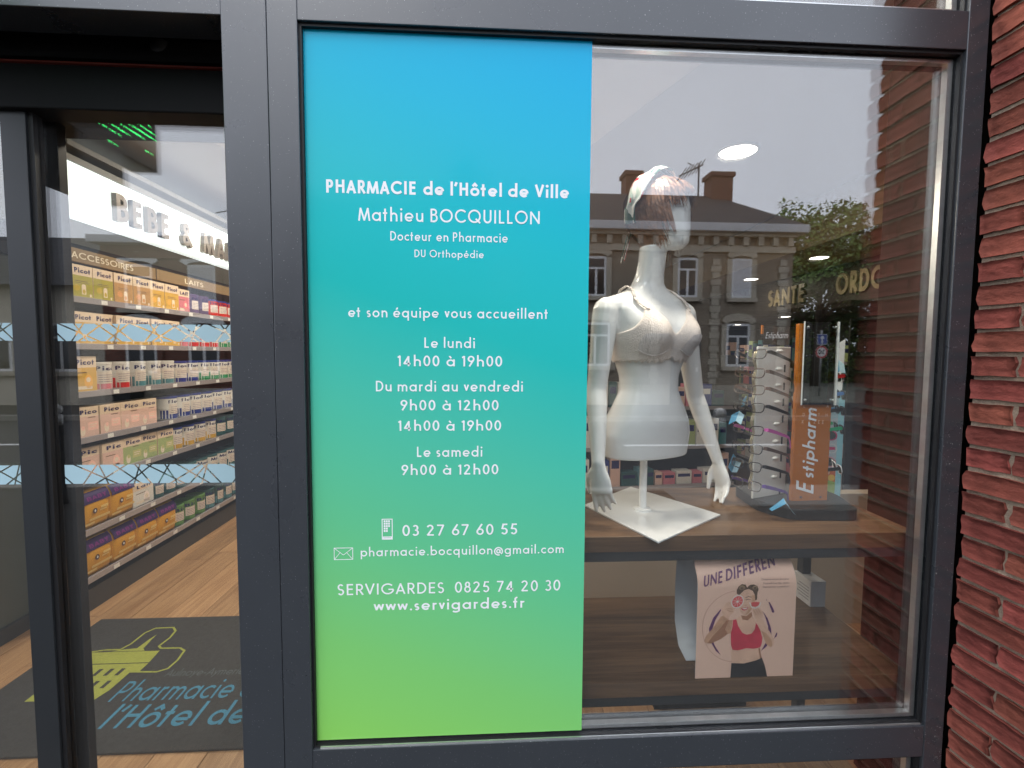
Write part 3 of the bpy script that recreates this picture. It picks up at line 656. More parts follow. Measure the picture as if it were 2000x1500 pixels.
# bra: cups and band follow the torso surface
LACE = M('cream lace', (.88, .78, .7), .7, 0, .3, var=.1, vscale=110, bump=.4, bscale=240)
SATIN = M('cream satin', (.74, .67, .63), .35, 0, .5, var=.2, vscale=40, bump=.5, bscale=60, stretch=(6, 6, .3))
def topline(th):
    u = cos(th); a = abs(u)
    if sin(th) < 0: return 1.535
    return 1.585 + .06*math.exp(-((a-.46)/.24)**2) - .022*math.exp(-(a/.12)**2) - .02*max(0, a-.75)*4
def botline(th):
    a = abs(cos(th)); return 1.478 + (.012*math.exp(-(a/.1)**2) if sin(th) > 0 else 0) + .004*sin(34*th)
def patch(t0, t1, nt, f0, f1, off, mb_, nz_=14):
    rows = []
    for i in range(nt+1):
        th = t0+(t1-t0)*i/nt; a, b_ = f0(th), f1(th); rows.append([bw(*torso_pt(th, a+(b_-a)*j/nz_, off)) for j in range(nz_+1)])
    mb_.loft(rows, False, False)
bra = MB(); patch(0, 2*pi, 120, botline, topline, .0055, bra); ob = bra.build('bra', LACE, man, True)
so = ob.modifiers.new('t', 'SOLIDIFY'); so.thickness = .0022; so.offset = 1
for sg in (1, -1):   # satin lower cups, underwire seam, straps
    cu = MB(); th0 = math.acos(sg*.14); th1 = math.acos(sg*.80)
    def lo(th, sg=sg): t = (math.acos(max(-1, min(1, cos(th))))-th0)/(th1-th0); return 1.499+.018*(2*t-1)**2
    def hi(th, sg=sg): t = (math.acos(max(-1, min(1, cos(th))))-th0)/(th1-th0); return lo(th)+.062*max(0, 1-(2*t-1)**4)**.8+.0005
    patch(th0, th1, 30, lo, hi, .0118, cu); cu.build('satin_cup', SATIN, ob, True)
    wi = MB(); wi.tube([bw(*torso_pt(th0+(th1-th0)*i/24, lo(th0+(th1-th0)*i/24)-.002, .011)) for i in range(25)], .0022, 6); wi.build('underwire', SATIN, ob, True)
    st = MB(); path = [bw(*torso_pt(math.acos(sg*x), z, .0105)) for x, z in ((.47, 1.638), (.52, 1.645), (.56, 1.653), (.6, 1.662), (.64, 1.676))]
    path += [bw(sg*.084, .02, 1.708), bw(sg*.083, -.012, 1.722), bw(sg*.082, -.045, 1.712), bw(sg*.08, -.075, 1.672), bw(sg*.08, -.092, 1.62), bw(sg*.08, -.098, 1.535)]
    for a, b_ in zip(path, path[1:]):
        w_ = LFT*.005
        st.add([a-w_, a+w_, b_+w_, b_-w_], [(0, 1, 2, 3)])
    s_o = st.build('strap', LACE, ob, True); q_ = s_o.modifiers.new('t', 'SOLIDIFY'); q_.thickness = .0025; q_.offset = 0
# wig and head scarf
HAIR = M('brown hair', (.26, .12, .06), .38, 0, .5, rand=0, var=.5, vscale=40)
hair = MB(); rn = random.Random(21)
def strand(th, z0, z1, w, bulge, sweep, n=7):
    prev = None
    for i in range(n+1):
        t = i/n; z = z0+(z1-z0)*t; zz = min(max(z, 1.86), 2.074)
        p = head_pt(th+sweep*t*t, zz, .006+bulge*sin(pi*min(t*.8, 1))**1.2)
        if z < 1.86: p.z = z-MZ; p += (p-HC)*0
        tan = Vector((-(p-HC).y, (p-HC).x, 0)).normalized()
        ww = w*(1-t)**.6+.0006
        cur = (p-tan*ww, p+tan*ww)
        if prev: hair.add([prev[0], prev[1], cur[1], cur[0]], [(0, 1, 2, 3)])
        prev = cur
for _ in range(850):    # th 0 is the face; keep the face free below the brow
    th = rn.uniform(-pi, pi); front = abs(th) < 1.0
    z1 = rn.uniform(1.985, 2.015) if abs(th) < .5 else rn.uniform(1.95, 1.99) if abs(th) < .95 else rn.uniform(1.87, 1.93) if abs(th) < 1.4 else rn.uniform(1.83, 1.89) if abs(th) < 2.2 else rn.uniform(1.79, 1.86)
    strand(th, rn.uniform(2.03, 2.074), z1, rn.uniform(.0018, .006), rn.uniform(.004, .017), rn.uniform(-.35, .35))
for _ in range(36):    # long wisps behind the jaw and on the nape
    th = rn.choice((-1, 1))*rn.uniform(1.9, 2.9); strand(th, rn.uniform(1.9, 1.95), rn.uniform(1.755, 1.8), rn.uniform(.001, .0022), .006, rn.uniform(-.3, .5))
wig = hair.build('wig', HAIR, man); wig['kind'] = 'stuff'
cap = MB(); cap.loft([[head_pt(2*pi*k/28, z, .0035) for k in range(6, 23)] for z in [1.86, 1.89, 1.92, 1.95, 1.98, 2.01, 2.03]], False, False)
cap.loft([[head_pt(2*pi*k/28, z, .0035) for k in range(28)] for z in [2.03, 2.045, 2.058, 2.068, 2.075]]); cap.build('wig_base', HAIR, wig, True)
def scarf_mat():
    m = bpy.data.materials.new('striped scarf'); m.use_nodes = True; t = m.node_tree; b = t.nodes['Principled BSDF']; N = t.nodes.new; L = t.links.new
    c = N('ShaderNodeTexCoord'); n1 = N('ShaderNodeTexNoise'); n1.inputs['Scale'].default_value = 14; n1.inputs['Detail'].default_value = 1; n1.inputs['Distortion'].default_value = .6
    mp_ = N('ShaderNodeMapping'); mp_.inputs['Rotation'].default_value = (0, radians(28), 0); mp_.inputs['Scale'].default_value = (1.6, 1.6, .35); L(c.outputs['Object'], mp_.inputs[0]); L(mp_.outputs[0], n1.inputs['Vector'])
    cr = N('ShaderNodeValToRGB'); cr.color_ramp.interpolation = 'CONSTANT'; e = cr.color_ramp.elements
    e[0].position = 0; e[0].color = (.02, .11, .08, 1); e[1].position = .41; e[1].color = (.75, .76, .74, 1)
    for p, cl in ((.55, (.5, .62, .58)), (.585, (.6, .03, .06)), (.66, (.75, .76, .74))):
        q_ = e.new(p); q_.color = (*cl, 1)
    L(n1.outputs[0], cr.inputs[0]); L(cr.outputs[0], b.inputs['Base Color']); b.inputs['Roughness'].default_value = .5
    return m
sf = MB(); rows = []
for i in range(41):      # a band over the crown and down behind the ears
    ph = -1.95+3.9*i/40; row = []
    for j in range(7):
        k = (j/6-.5); lat = sin(ph); up = cos(ph)
        zc = 1.962; y_ = .084*lat; z_ = zc+.124*up if up > 0 else zc+.105*up
        f_ = -.012+.052*k*2*(.55+.45*max(up, 0)) + (-.03 if up > .2 else -.045)*(1-max(up, 0))
        rr = math.sqrt(max(0, 1-(f_/.115)**2)); p = HC+HF*f_+HL*(y_*rr)+Vector((0, 0, zc+(z_-zc)*rr-MZ)) 
        p += (HL*lat+Vector((0, 0, up)))*(.019+.004*sin(9*k+2*ph))
        row.append(p)
    rows.append(row)
sf.loft(rows, False, False); s_ = sf.build('head_scarf', scarf_mat(), man, True); q_ = s_.modifiers.new('t', 'SOLIDIFY'); q_.thickness = .002
# head scarf ends hanging at the nape
for k in range(2):
    q = MB(); q.loft([[HC-HF*(.075+.008*t)+HL*(-.045-.02*k)+Vector((.004*w_, .010*w_, 1.90-.028*t-.01*k-MZ)) for w_ in (-1, 0, 1)] for t in (0, 1, 2, 3)], False, False)
    o_ = q.build('scarf_end', MATS.get('striped scarf') or bpy.data.materials['striped scarf'], s_, True); q_ = o_.modifiers.new('t', 'SOLIDIFY'); q_.thickness = .002

# ================================================================== eyeglasses stand
ST = thing('eyeglasses_stand', 'tabletop reading glasses stand with orange board, mirror and black base', 'display stand', (1.08, .34, .9705))
ORG = M('orange acrylic', (.52, .16, .018), .22, coat=.3)
CREAM = M('cream plastic', (.88, .87, .8), .35)
def s3(x, y, z): return (x-1.08, y-.34, z-.9705)
def rounded(pts, r, n=4):
    out = []
    for i, p in enumerate(pts):
        a, b = Vector(pts[i-1]), Vector(pts[(i+1) % len(pts)]); p = Vector(p); da = (a-p).normalized()*r; db = (b-p).normalized()*r
        for k in range(n+1):
            t = k/n; out.append(tuple((p+da)*(1-t)**2+p*2*t*(1-t)+(p+db)*t*t))
    return out
q = MB(); q.prism([s3(x, y, 0)[:2] for x, y in rounded([(.945, .50), (.925, .31), (.985, .212), (1.20, .196), (1.255, .36), (1.25, .52)][::1], .03)], .0005, .036)
q.build('base', M('black base', (.018, .018, .018), .4, bump=.1, bscale=300), ST, bevel=.003)
q = MB(); q.obox(s3(1.042, .3, 1.005), (.128, .004, 0), (-.001, .016, 0), (0, 0, .6)); q.build('orange_board', ORG, ST, bevel=.0015)
q = MB(); q.obox(s3(.938, .338, 1.572), (.007, .002, 0), (-.001, .006, 0), (0, 0, .03)); q.build('post_tip', ORG, ST)
PD = Vector((.93, .37, 0)); PN = Vector((-.37, .93, 0)); PA = Vector(s3(.922, .33, 1.006))
q = MB(); q.obox(PA, PD*.168, PN*.007, (0, 0, .523)); q.build('side_panel', CREAM, ST, bevel=.002)
for k in range(2):
    q = MB(); q.tube([PA+PN*(.003+.006*k)-PD*.006+Vector((0, 0, z)) + PD*.006*sin(z*88) for z in [.03+i*.012 for i in range(41)]], .0022, 6); q.build('nose_rail', M('pale gold', (.6, .52, .36), .3, .6), ST, True)
ROWZ = [1.503, 1.440, 1.384, 1.325, 1.248, 1.186, 1.126, 1.060]
for z in ROWZ:
    q = MB(); q.lathe([(.0005, -.006), (.005, -.005), (.008, 0), (.005, .005), (.0005, .006)], (0, 0, 0), 14); o = q.build('rest_bump', CREAM, ST, True)
    o.scale = (2.4, .9, 1.0); o.rotation_euler = (0, 0, math.atan2(.37, .93)); o.location = PA+PD*.108+Vector((0, 0, z+.012-1.006))
    q = MB(); q.obox(PA+PD*.134-PN*.0015+Vector((0, 0, z-.062-1.006)), PD*.007, PN*.003, (0, 0, .026)); q.build('temple_slot', BLACK, ST)
HP = M('smoked acrylic', (.02, .018, .017), .12)
q = MB(); q.obox(s3(.946, .338, 1.536), (.1, .02, 0), (-.001, .003, 0), (0, 0, .062)); q.build('header_plate', HP, ST)
def hdr(x, y, l): return (x-1.08, .338+.2*(x-.946)-l-.34-.0002, y-.9705)
q = MB(); text_mesh(q, 'Estipharm', hdr, .951, 1.04, 1.557, .021, .12, .28, rise=.002); q.build('brand_lettering', TXT, ST)
q = MB()
def obd(x, y, l): return s3(1.049+y, .3-.0003-l, 1.0+x)     # reads upwards
def obd2(x, y, l): return s3(1.049+.112-y, .3+.004-.0012-l-.003, 1.0+x)
text_mesh(q, 'stipharm', obd2, .082, .32, .046, .042, .16, .25); text_mesh(q, 'E', obd2, .03, None, .044, .062, .15, .3)
q.build('brand_lettering', TXT, ST)
q = MB()
for ch, x, z, c_ in (('L', .02, .325, .009), ('Z', .048, .312, .012), ('A', .1, .325, .01), ('D', .018, .296, .011), ('Y', .072, .298, .009), ('H', .098, .295, .01), ('X', .015, .272, .011), ('T', .04, .272, .01), ('Z', .057, .271, .011), ('E', .073, .27, .012), ('E', .087, .27, .012)):
    text_mesh(q, ch, lambda a, b, l: s3(1.049+a, .3-.0005-l, 1.0+b), x, None, z, c_, .14)
q.build('eye_chart_letters', M('pale orange print', (.85, .55, .35), .5), ST)
MIRR = M('mirror', (.42, .42, .43), .02, 1.0)
q = MB(); q.obox(s3(1.056, .29, 1.336), (.118, .004, 0), (0, .003, 0), (0, 0, .274)); q.build('mirror', MIRR, ST)
q = MB()
for a in ((1.0545, .0015), (1.1725, .0025)): q.obox(s3(a[0], .2885, 1.334), (a[1], 0, 0), (0, .006, 0), (0, 0, .278))
q.build('mirror_edge', M('clear edge', (.75, .8, .78), .15), ST)
for x in (1.067, 1.162):
    for z in (1.352, 1.594):
        q = MB(); q.lathe([(.0005, 0), (.0038, 0), (.0038, .0022), (.002, .0032), (.0005, .0034)], n=10); o = q.build('mirror_screw', ALU, ST, True, loc=s3(x, .2895, z)); o.rotation_euler = (pi/2, 0, 0)
for x in (1.072, 1.142):
    q = MB(); q.lathe([(.0005, 0), (.004, 0), (.004, .0015), (.0005, .0016)], n=10); o = q.build('board_screw', M('dark screw', (.12, .04, .01), .4), ST, True, loc=s3(x, .2992, 1.02)); o.rotation_euler = (pi/2, 0, 0)

# ---- spectacles: front faces -y, temples run to +y
LENS = glass_mat('spectacle lens', .05, (.96, .96, .95)); DARKLENS = M('dark lens', (.012, .012, .014), .08, alpha=None)
def rim_pts(cx, w, h, sg):
    out = []
    for k in range(20):
        a = 2*pi*k/20; ca, sa = cos(a), sin(a)
        out.append((cx+w/2*math.copysign(abs(ca)**.62, ca), -.004*(abs(ca)), h/2*math.copysign(abs(sa)**.7, sa)+(.002*ca*sg)))
    return out
def make_specs():
    root = bpy.data.objects.new('eyeglasses', None); COL.objects.link(root); root.empty_display_size = .02
    m0 = M('rim black', (.015, .015, .016), .3); q = MB()
    for sg in (-1, 1):
        p = rim_pts(sg*.0345, .05, .031, sg); q.tube(p+[p[0], p[1]], .0017, 6)
    q.tube([(-.0095, -.003, .004), (-.004, -.006, .007), (.004, -.006, .007), (.0095, -.003, .004)], .0011, 5); q.build('rim', m0, root, True)
    for sg in (-1, 1):
        l_ = MB(); p = rim_pts(sg*.0345, .049, .030, sg); l_.poly([(x, y, z) for x, y, z in p]); l_.build('lens', LENS, root)
        t = MB(); P = [(sg*.061, -.001, .008), (sg*.0675, .006, .009), (sg*.069, .04, .008), (sg*.069, .1, .004), (sg*.067, .118, .0), (sg*.066, .13, -.014), (sg*.066, .136, -.03)]
        rr = []
        for i, (x, y, z) in enumerate(P):
            hw = .0013; hh = (.0045, .006, .0055, .0045, .004, .0045, .004)[i]; rr.append([(x-hw, y, z-hh), (x+hw, y, z-hh), (x+hw, y, z+hh), (x-hw, y, z+hh)])
        t.loft(rr); t.build('temple', m0, root, False)
    return root
proto = make_specs()
def cm(n, c, r=.3): return M('specs '+n, c, r)
def place_specs(first, loc, rz, rx, rimc, tc, label, group, dark=False):
    r = proto if first else proto.copy()
    if not first:
        COL.objects.link(r)
        for ch in list(proto.children): copy_part(ch, r)
    r.location = loc; r.rotation_euler = (rx, 0, rz); tag(r, label, 'glasses', group)
    for ch in r.children:
        k = ch.name.split('.')[0]; mt = rimc if k == 'rim' else tc if k == 'temple' else (DARKLENS if dark else LENS)
        ch.material_slots[0].link = 'OBJECT'; ch.material_slots[0].material = mt
    return r
RZ = math.atan2(-.93, .37); blk = cm('black', (.012, .012, .013)); brn = cm('brown', (.1, .06, .045)); tort = M('specs tortoise', (.12, .035, .015), .25, var=.8, vscale=60); pinkm = cm('pink', (.62, .12, .4)); pur = cm('purple', (.11, .04, .28)); gld = M('specs gunmetal', (.16, .14, .13), .25, .8)
SPEC = [(gld, blk, 'gunmetal framed reading glasses, topmost pair on the cream panel'), (brn, brn, 'brown reading glasses, second pair from the top of the cream panel'), (brn, tort, 'reading glasses with tortoiseshell temple, third pair on the cream panel'),
        (blk, blk, 'black reading glasses with small blue tag, fourth pair on the cream panel'), (blk, pinkm, 'reading glasses with pink temple on the cream panel'), (blk, brn, 'dark brown reading glasses below the pink temple pair'),
        (blk, blk, 'black reading glasses with open blue price tag across the lens'), (gld, pur, 'reading glasses with purple temple, lowest pair on the cream panel')]
TAG = M('blue tag', (.07, .3, .5), .45); TAGW = M('tag print', (.4, .62, .74), .5)
def price_tag(parent, pts, name='price_tag'):
    q = MB(); a, b, c, d, e, f = map(Vector, pts)
    q.add([a, b, c, d], [(0, 1, 2, 3)], 0); q.add([b, e, f, c], [(0, 1, 2, 3)], 1)
    o = q.build(name, [TAG, TAGW], parent); s_ = o.modifiers.new('t', 'SOLIDIFY'); s_.thickness = .0006; return o
for i, (rc, tcx, lb) in enumerate(SPEC):
    g = place_specs(i == 0, (.893, .322, ROWZ[i]), RZ+radians(random.uniform(-3, 3)), radians(-13), rc, tcx, lb, 'reading glasses on the stand')
    if i == 3: price_tag(g, [(-.0675, .045, .0), (-.0675, .062, .012), (-.069, .066, .045), (-.069, .05, .03), (-.074, .063, .012), (-.074, .066, .043)])
    if i == 4: price_tag(g, [(-.072, -.012, .005), (-.045, -.013, .022), (-.04, -.011, .058), (-.068, -.01, .04), (-.022, -.012, .012), (-.018, -.01, .046)])
    if i == 6: price_tag(g, [(-.072, -.002, -.024), (-.078, .026, -.04), (-.08, .04, .012), (-.074, .012, .026), (-.07, .042, -.036), (-.072, .056, .004)])
SUNS = [(cm('red', (.62, .012, .02)), 1.425, 'sunglasses with red temple and barcode tag behind the mirror', 1), (cm('blue', (.06, .2, .5)), 1.366, 'sunglasses with light blue temple behind the mirror', 0), (blk, 1.312, 'large black sunglasses behind the orange board', 0),
        (cm('green', (.01, .3, .13)), 1.248, 'sunglasses with bright green temple behind the orange board', 0), (cm('white', (.75, .75, .75)), 1.11, 'white framed sunglasses low behind the orange board', 0)]
for rc, z, lb, tg in SUNS:
    g = place_specs(False, (1.232, .352, z), radians(66), radians(-10), rc if 'white' in rc.name else blk, rc if 'white' not in rc.name else blk, lb, 'sunglasses on the far side of the stand', True)
    if tg: price_tag(g, [(.05, .01, .0), (.02, -.006, .02), (.03, -.01, .06), (.06, .008, .04), (-.02, -.012, .004), (-.01, -.015, .044)])
q = MB(); a = [(-.035, .012, .0), (0, -.006, .03), (.004, .014, .042), (-.03, .034, .0), (.034, -.004, -.008), (.036, .018, -.002)]
q.add([a[0], a[1], a[2], a[3]], [(0, 1, 2, 3)], 0); q.add([a[1], a[4], a[5], a[2]], [(0, 1, 2, 3)], 1)
o = tag(q.build('price_tag', [TAG, TAGW], loc=(.957, .206, 1.0)), 'folded blue price tag hanging over the edge of the black base', 'price tag'); s_ = o.modifiers.new('t', 'SOLIDIFY'); s_.thickness = .0006

# ================================================================== sunglasses carton display
BX = thing('sunglasses_carton', 'pale blue cardboard sunglasses display with white serrated header beside the pier', 'carton', (1.2, .475, .9705))
bd = Vector((.125, -.035, 0)).normalized(); bn = Vector((bd.y, -bd.x, 0))   # bn points to the street
def bp3(s_, z, l=0.): return Vector((0, 0, 0))+bd*s_+bn*l+Vector((0, 0, z))
def slab(mb_, pts, l0, l1, m=None):
    n = len(pts); A_ = [bp3(s_, z, l1) for s_, z in pts]; B_ = [bp3(s_, z, l0) for s_, z in pts]
    mb_.add(A_+B_, [tuple(range(n)), tuple(range(2*n-1, n-1, -1))]+[((i+1) % n, i, n+i, n+(i+1) % n) for i in range(n)], m)
PB = M('pale blue card', (.36, .52, .6), .5)
q = MB(); slab(q, [(0, 0), (.128, 0), (.128, .40), (.095, .40), (.07, .375), (.045, .33), (.025, .29), (0, .28)], -.05, 0); q.build('box', PB, BX)
q = MB(); zz = [(.078, .40), (.128, .40), (.131, .59), (.108, .575), (.114, .56), (.095, .56), (.106, .545), (.086, .54), (.1, .525), (.082, .515), (.097, .505), (.08, .49), (.094, .48), (.083, .46)]
slab(q, zz, -.03, -.027); q.build('serrated_header', WHITE, BX)
q = MB()
def pr(pts, m, l): q.poly([bp3(s_, z, l) for s_, z in pts], m)
pr([(.002, .006), (.108, .002), (.108, .06), (.06, .07), (.002, .09)], 0, .0004); pr([(.002, .09), (.06, .07), (.108, .06), (.108, .1), (.06, .12), (.002, .12)], 1, .0004)
pr([(.108, .002), (.1265, .002), (.1265, .395), (.108, .395)], 2, .0004); pr([(.002, .12), (.06, .12), (.108, .1), (.108, .30), (.03, .285), (.002, .275)], 3, .0004)
def ell(cx, cz, a_, b_, rot, m, l): pr([(cx+a_*cos(t)*cos(rot)-b_*sin(t)*sin(rot), cz+a_*cos(t)*sin(rot)+b_*sin(t)*cos(rot)) for t in [2*pi*k/20 for k in range(20)]], m, l)
for cz, mc in ((.235, 4), (.135, 5)):
    ell(.084, cz, .025, .02, -.3, mc, .0007); ell(.084, cz, .02, .0155, -.3, 6, .001); pr([(.0, cz+.02), (.06, cz+.008), (.06, cz+.016), (.0, cz+.03)], mc, .0007)
for s_, z_ in ((.03, .19), (.092, .185)): ell(s_, z_, .018, .018, 0, 7, .0007); ell(s_, z_, .0155, .0155, 0, 3, .001); pr([(s_-.012, z_-.006), (s_+.012, z_-.004), (s_+.009, z_+.006), (s_-.009, z_+.006)], 4, .0013)
ell(.075, .325, .015, .009, .2, 8, .0007); ell(.088, .33, .01, .008, .2, 8, .0010)
text_mesh(q, '4', lambda a, b, l: tuple(bp3(a, b, .0013+l)), .076, None, .32, .012, .16, m=7)
ell(.05, .085, .012, .02, .4, 5, .0008); ell(.075, .095, .014, .012, 0, 9, .0008); ell(.095, .075, .012, .012, 0, 10, .0008)
q.build('print', [M('grass print', (.3, .45, .12), .5), M('red orange print', (.6, .16, .07), .5), M('cyan print', (.3, .62, .72), .5), M('grey blue print', (.47, .54, .6), .5), M('pink print', (.55, .06, .18), .5), M('soft pink print', (.68, .35, .4), .5), M('lens print', (.05, .06, .06), .4), M('white print soft', (.75, .72, .72), .5), M('mid blue print', (.06, .26, .5), .5), M('skin print', (.65, .4, .27), .5), M('yellow print', (.75, .5, .1), .5)], BX)

# ================================================================== poster stand on the lower shelf
PX, PZ = .634, .5275
poster = thing('poster_stand', 'curved pink cardboard poster stand showing woman in red top with grapefruit', 'poster stand', (.78, .2, PZ))
def ppt(x, y, z): return (x-.78, y-.2, z-PZ)
def fy(v): return .107+.9*max(0, v-.84)**2
prof = [(fy(v/24), .0+.335*v/24) for v in range(25)] + [(.15, .349), (.178, .357), (.22, .360), (.26, .355), (.292, .335)] + [(.312, .28), (.322, .2), (.322, .12), (.316, .06), (.27, .0008), (.19, .0008)]
def shx(y): return .10*(y-.107) if y > .107 else 0
q = MB(); nP = len(prof)
q.loft([[ppt(PX+.304*u+shx(y)*(1-u*.6), y, PZ+z) for y, z in prof] for u in (0, .25, .5, .75, 1)], False, False)
so_ = q.build('card', [M('card back', (.6, .64, .68), .55)], poster, True); md = so_.modifiers.new('t', 'SOLIDIFY'); md.thickness = .0014; md.offset = 0
def sh(u, v, l): return ppt(PX+.304*u, fy(v)-.0012-l, PZ+.335*v)
pk = M('peach print', (.84, .56, .43), .42)
q = MB(); q.loft([[sh(u, v/24, 0) for u in (0, .5, 1)] for v in range(25)]+[[ppt(PX+.304*u+shx(y)*(1-u*.6), y-.0012, PZ+z+.0015) for u in (0, .5, 1)] for y, z in ((.15, .349), (.178, .357))], False, False); q.build('front_sheet', pk, poster, True)
def zu(x, y):
    v = (1391-y)/1300
    xl = 362+13*sin(pi*min(v/.95, 1)) if v < .6 else 375-59*((v-.6)/.4)**1.3
    xr = 1490+25*sin(pi*min(v/1.0, 1)) if v < .6 else 1514-104*((v-.6)/.4)**1.2
    return (x-xl)/(xr-xl), v
lay = [.0008]
PM = [M('p skin', (.58, .33, .2), .45, var=.22, vscale=28), M('p skin light', (.76, .48, .34), .45, var=.14, vscale=24), M('p red', (.6, .035, .07), .45, var=.2, vscale=22), M('p dark', (.012, .013, .015), .45), M('p hair', (.09, .05, .028), .45, var=.6, vscale=90), M('p plum', (.11, .025, .12), .45), M('p white', (.8, .72, .65), .45), M('p fruit', (.72, .1, .1), .45), M('p ring', (.5, .27, .21), .45), M('p hairlight', (.3, .2, .12), .45), M('p shade', (.38, .18, .1), .45)]
pw = MB()
def draw(pts, m):
    lay[0] += .00004
    pw.poly([sh(*zu(x, y), lay[0]) for x, y in pts], m)
def elz(cx, cy, a_, b_, m, n=22): draw([(cx+a_*cos(2*pi*k/n), cy-b_*sin(2*pi*k/n)) for k in range(n)], m)
def stroke(pts, w, m):
    for a, b in zip(pts, pts[1:]):
        a_, b_ = Vector(a), Vector(b); d = (b_-a_).normalized(); n_ = Vector((-d.y, d.x))*w/2; lay0 = lay[0]
        draw([tuple(a_-n_), tuple(b_-n_), tuple(b_+n_), tuple(a_+n_)], m)
for k in range(36): 
    a, b = radians(95+k*7), radians(102+k*7); lay[0] = .0008; stroke([(800+360*cos(a), 770-425*sin(a)), (800+360*cos(b), 770-425*sin(b))], 5, 8)
lay[0] = .0009
draw([(640,555),(560,660),(515,790),(540,950),(600,1060),(655,1110),(590,1000),(560,930),(548,820),(585,690),(645,575)], 5)
draw([(1125,590),(1190,680),(1235,800),(1245,900),(1190,1020),(1120,1080),(1175,980),(1208,890),(1200,780),(1160,660)], 5)
draw([(1176,488),(1190,488),(1240,555),(1265,600),(1258,618),(1240,612),(1215,560)], 5); draw([(1140,452),(1155,460),(1150,470)], 5); draw([(1270,935),(1298,860),(1310,862),(1304,905),(1290,912)], 5)
draw([(780,1050),(1112,1040),(1120,1110),(1135,1170),(1060,1200),(920,1228),(782,1222),(776,1120)], 1)
draw([(1090,1042),(1112,1040),(1120,1110),(1135,1170),(1110,1182),(1100,1110)], 10)
draw([(779,1212),(920,1222),(1060,1190),(1132,1158),(1165,1250),(1190,1388),(765,1388)], 3)
draw([(800,700),(880,640),(1000,600),(1010,650),(1060,720),(1045,810),(1010,862),(950,872),(900,846),(850,780)], 1)
draw([(880,640),(940,650),(1000,600),(1010,650),(960,700),(900,690)], 10)
draw([(785,690),(740,690),(680,630),(645,650),(560,780),(480,880),(466,930),(485,962),(540,968),(650,920),(735,856),(768,850)], 0)
draw([(740,690),(710,700),(640,790),(560,880),(500,962),(540,968),(650,920),(735,856),(700,800)], 10)
draw([(655,560),(690,485),(725,470),(775,500),(802,552),(790,600),(745,640),(740,688),(690,650),(660,610)], 1)
for k in range(3): stroke([(690+22*k, 560+14*k), (770+8*k, 545+22*k)], 5, 10)
draw([(1060,710),(1130,690),(1180,780),(1230,860),(1275,950),(1270,1010),(1230,1032),(1180,990),(1140,880),(1110,830)], 1)
draw([(1120,830),(1180,860),(1250,960),(1250,1025),(1230,1032),(1180,990),(1140,880)], 0)
draw([(1004,575),(1020,555),(1065,550),(1130,600),(1132,680),(1070,715),(1035,650)], 1)
for k in range(3): stroke([(1020+26*k, 580-6*k), (1060+22*k, 640-10*k)], 5, 10)
draw([(789,690),(825,682),(850,765),(900,846),(950,872),(1010,860),(1045,805),(1055,730),(1078,765),(1112,830),(1135,920),(1128,990),(1110,1030),(1040,1045),(950,1035),(850,1060),(790,1048),(772,990),(768,850),(785,770)], 2)
draw([(785,335),(797,290),(830,264),(872,272),(895,306),(920,276),(962,270),(1010,290),(1030,332),(1025,370),(1036,450),(1012,466),(1000,520),(850,480),(815,390),(790,372)], 4)
elz(838, 305, 32, 26, 9); elz(985, 308, 30, 24, 9); elz(838, 312, 18, 14, 4); elz(985, 314, 17, 13, 4)
draw([(826,385),(870,335),(915,322),(965,345),(1000,395),(1018,465),(1003,550),(965,612),(912,634),(872,603),(842,530),(824,450)], 1)
draw([(965,400),(1000,395),(1018,465),(1003,550),(965,612),(930,630),(960,560),(985,480)], 0)
draw([(868,548),(905,545),(952,540),(940,566),(912,580),(885,572)], 2); draw([(878,550),(910,549),(942,545),(930,562),(905,566)], 6)
stroke([(905, 452), (930, 446), (962, 452)], 7, 4); stroke([(898, 425), (930, 412), (968, 420)], 6, 4); stroke([(905, 520), (925, 512)], 5, 10)
elz(815, 470, 72, 80, 6); elz(815, 470, 60, 67, 7); elz(815, 470, 13, 13, 6)
for k in range(9): a = radians(40*k); stroke([(815+14*cos(a), 470+14*sin(a)), (815+54*cos(a), 470+60*sin(a))], 3.5, 6)
draw([(950,484),(962,480),(985,530),(1030,545),(1068,525),(1078,482),(1088,484),(1080,535),(1035,560),(985,548)], 6); draw([(972,484),(1020,478),(1072,482),(1062,520),(1030,537),(990,526)], 7)
pw.build('printed_woman', PM, poster)
q = MB()
def brush(txt, x0, x1, y0, y1, cap, s): text_mesh(q, txt, lambda a, b, l: sh(*zu(x0+(x1-x0)*a, y0+(y1-y0)*a-b), .0024+l), 0, 1, 0, cap, s, .06)
brush('UNE', 400, 612, 290, 240, 118, .17); brush('DIFFEREN', 645, 1210, 228, 92, 112, .18); q.build('headline', M('p plum soft', (.16, .06, .15), .45), poster)
q = MB()
for t_, y, x0, x1 in (('Compensez en douceur', 228, 1045, 1355), ('l’asymétrie des seins.', 270, 1070, 1365), ('Demandez conseil ici.', 312, 1075, 1370)):
    text_mesh(q, t_, lambda a, b, l: sh(*zu(x0+(x1-x0)*a, y-b), .0012+l), 0, 1, 0, 21, .16)
q.build('small_print', M('p grey', (.3, .2, .18), .5), poster)

# ================================================================== baby milk shelving, faces +x
SHX = -2.25
gs = thing('gondola_shelving', 'dark wall shelving of seven tiers with lit white header and baby milk', 'shelving', (SHX, 1.53, 0), pi/2)
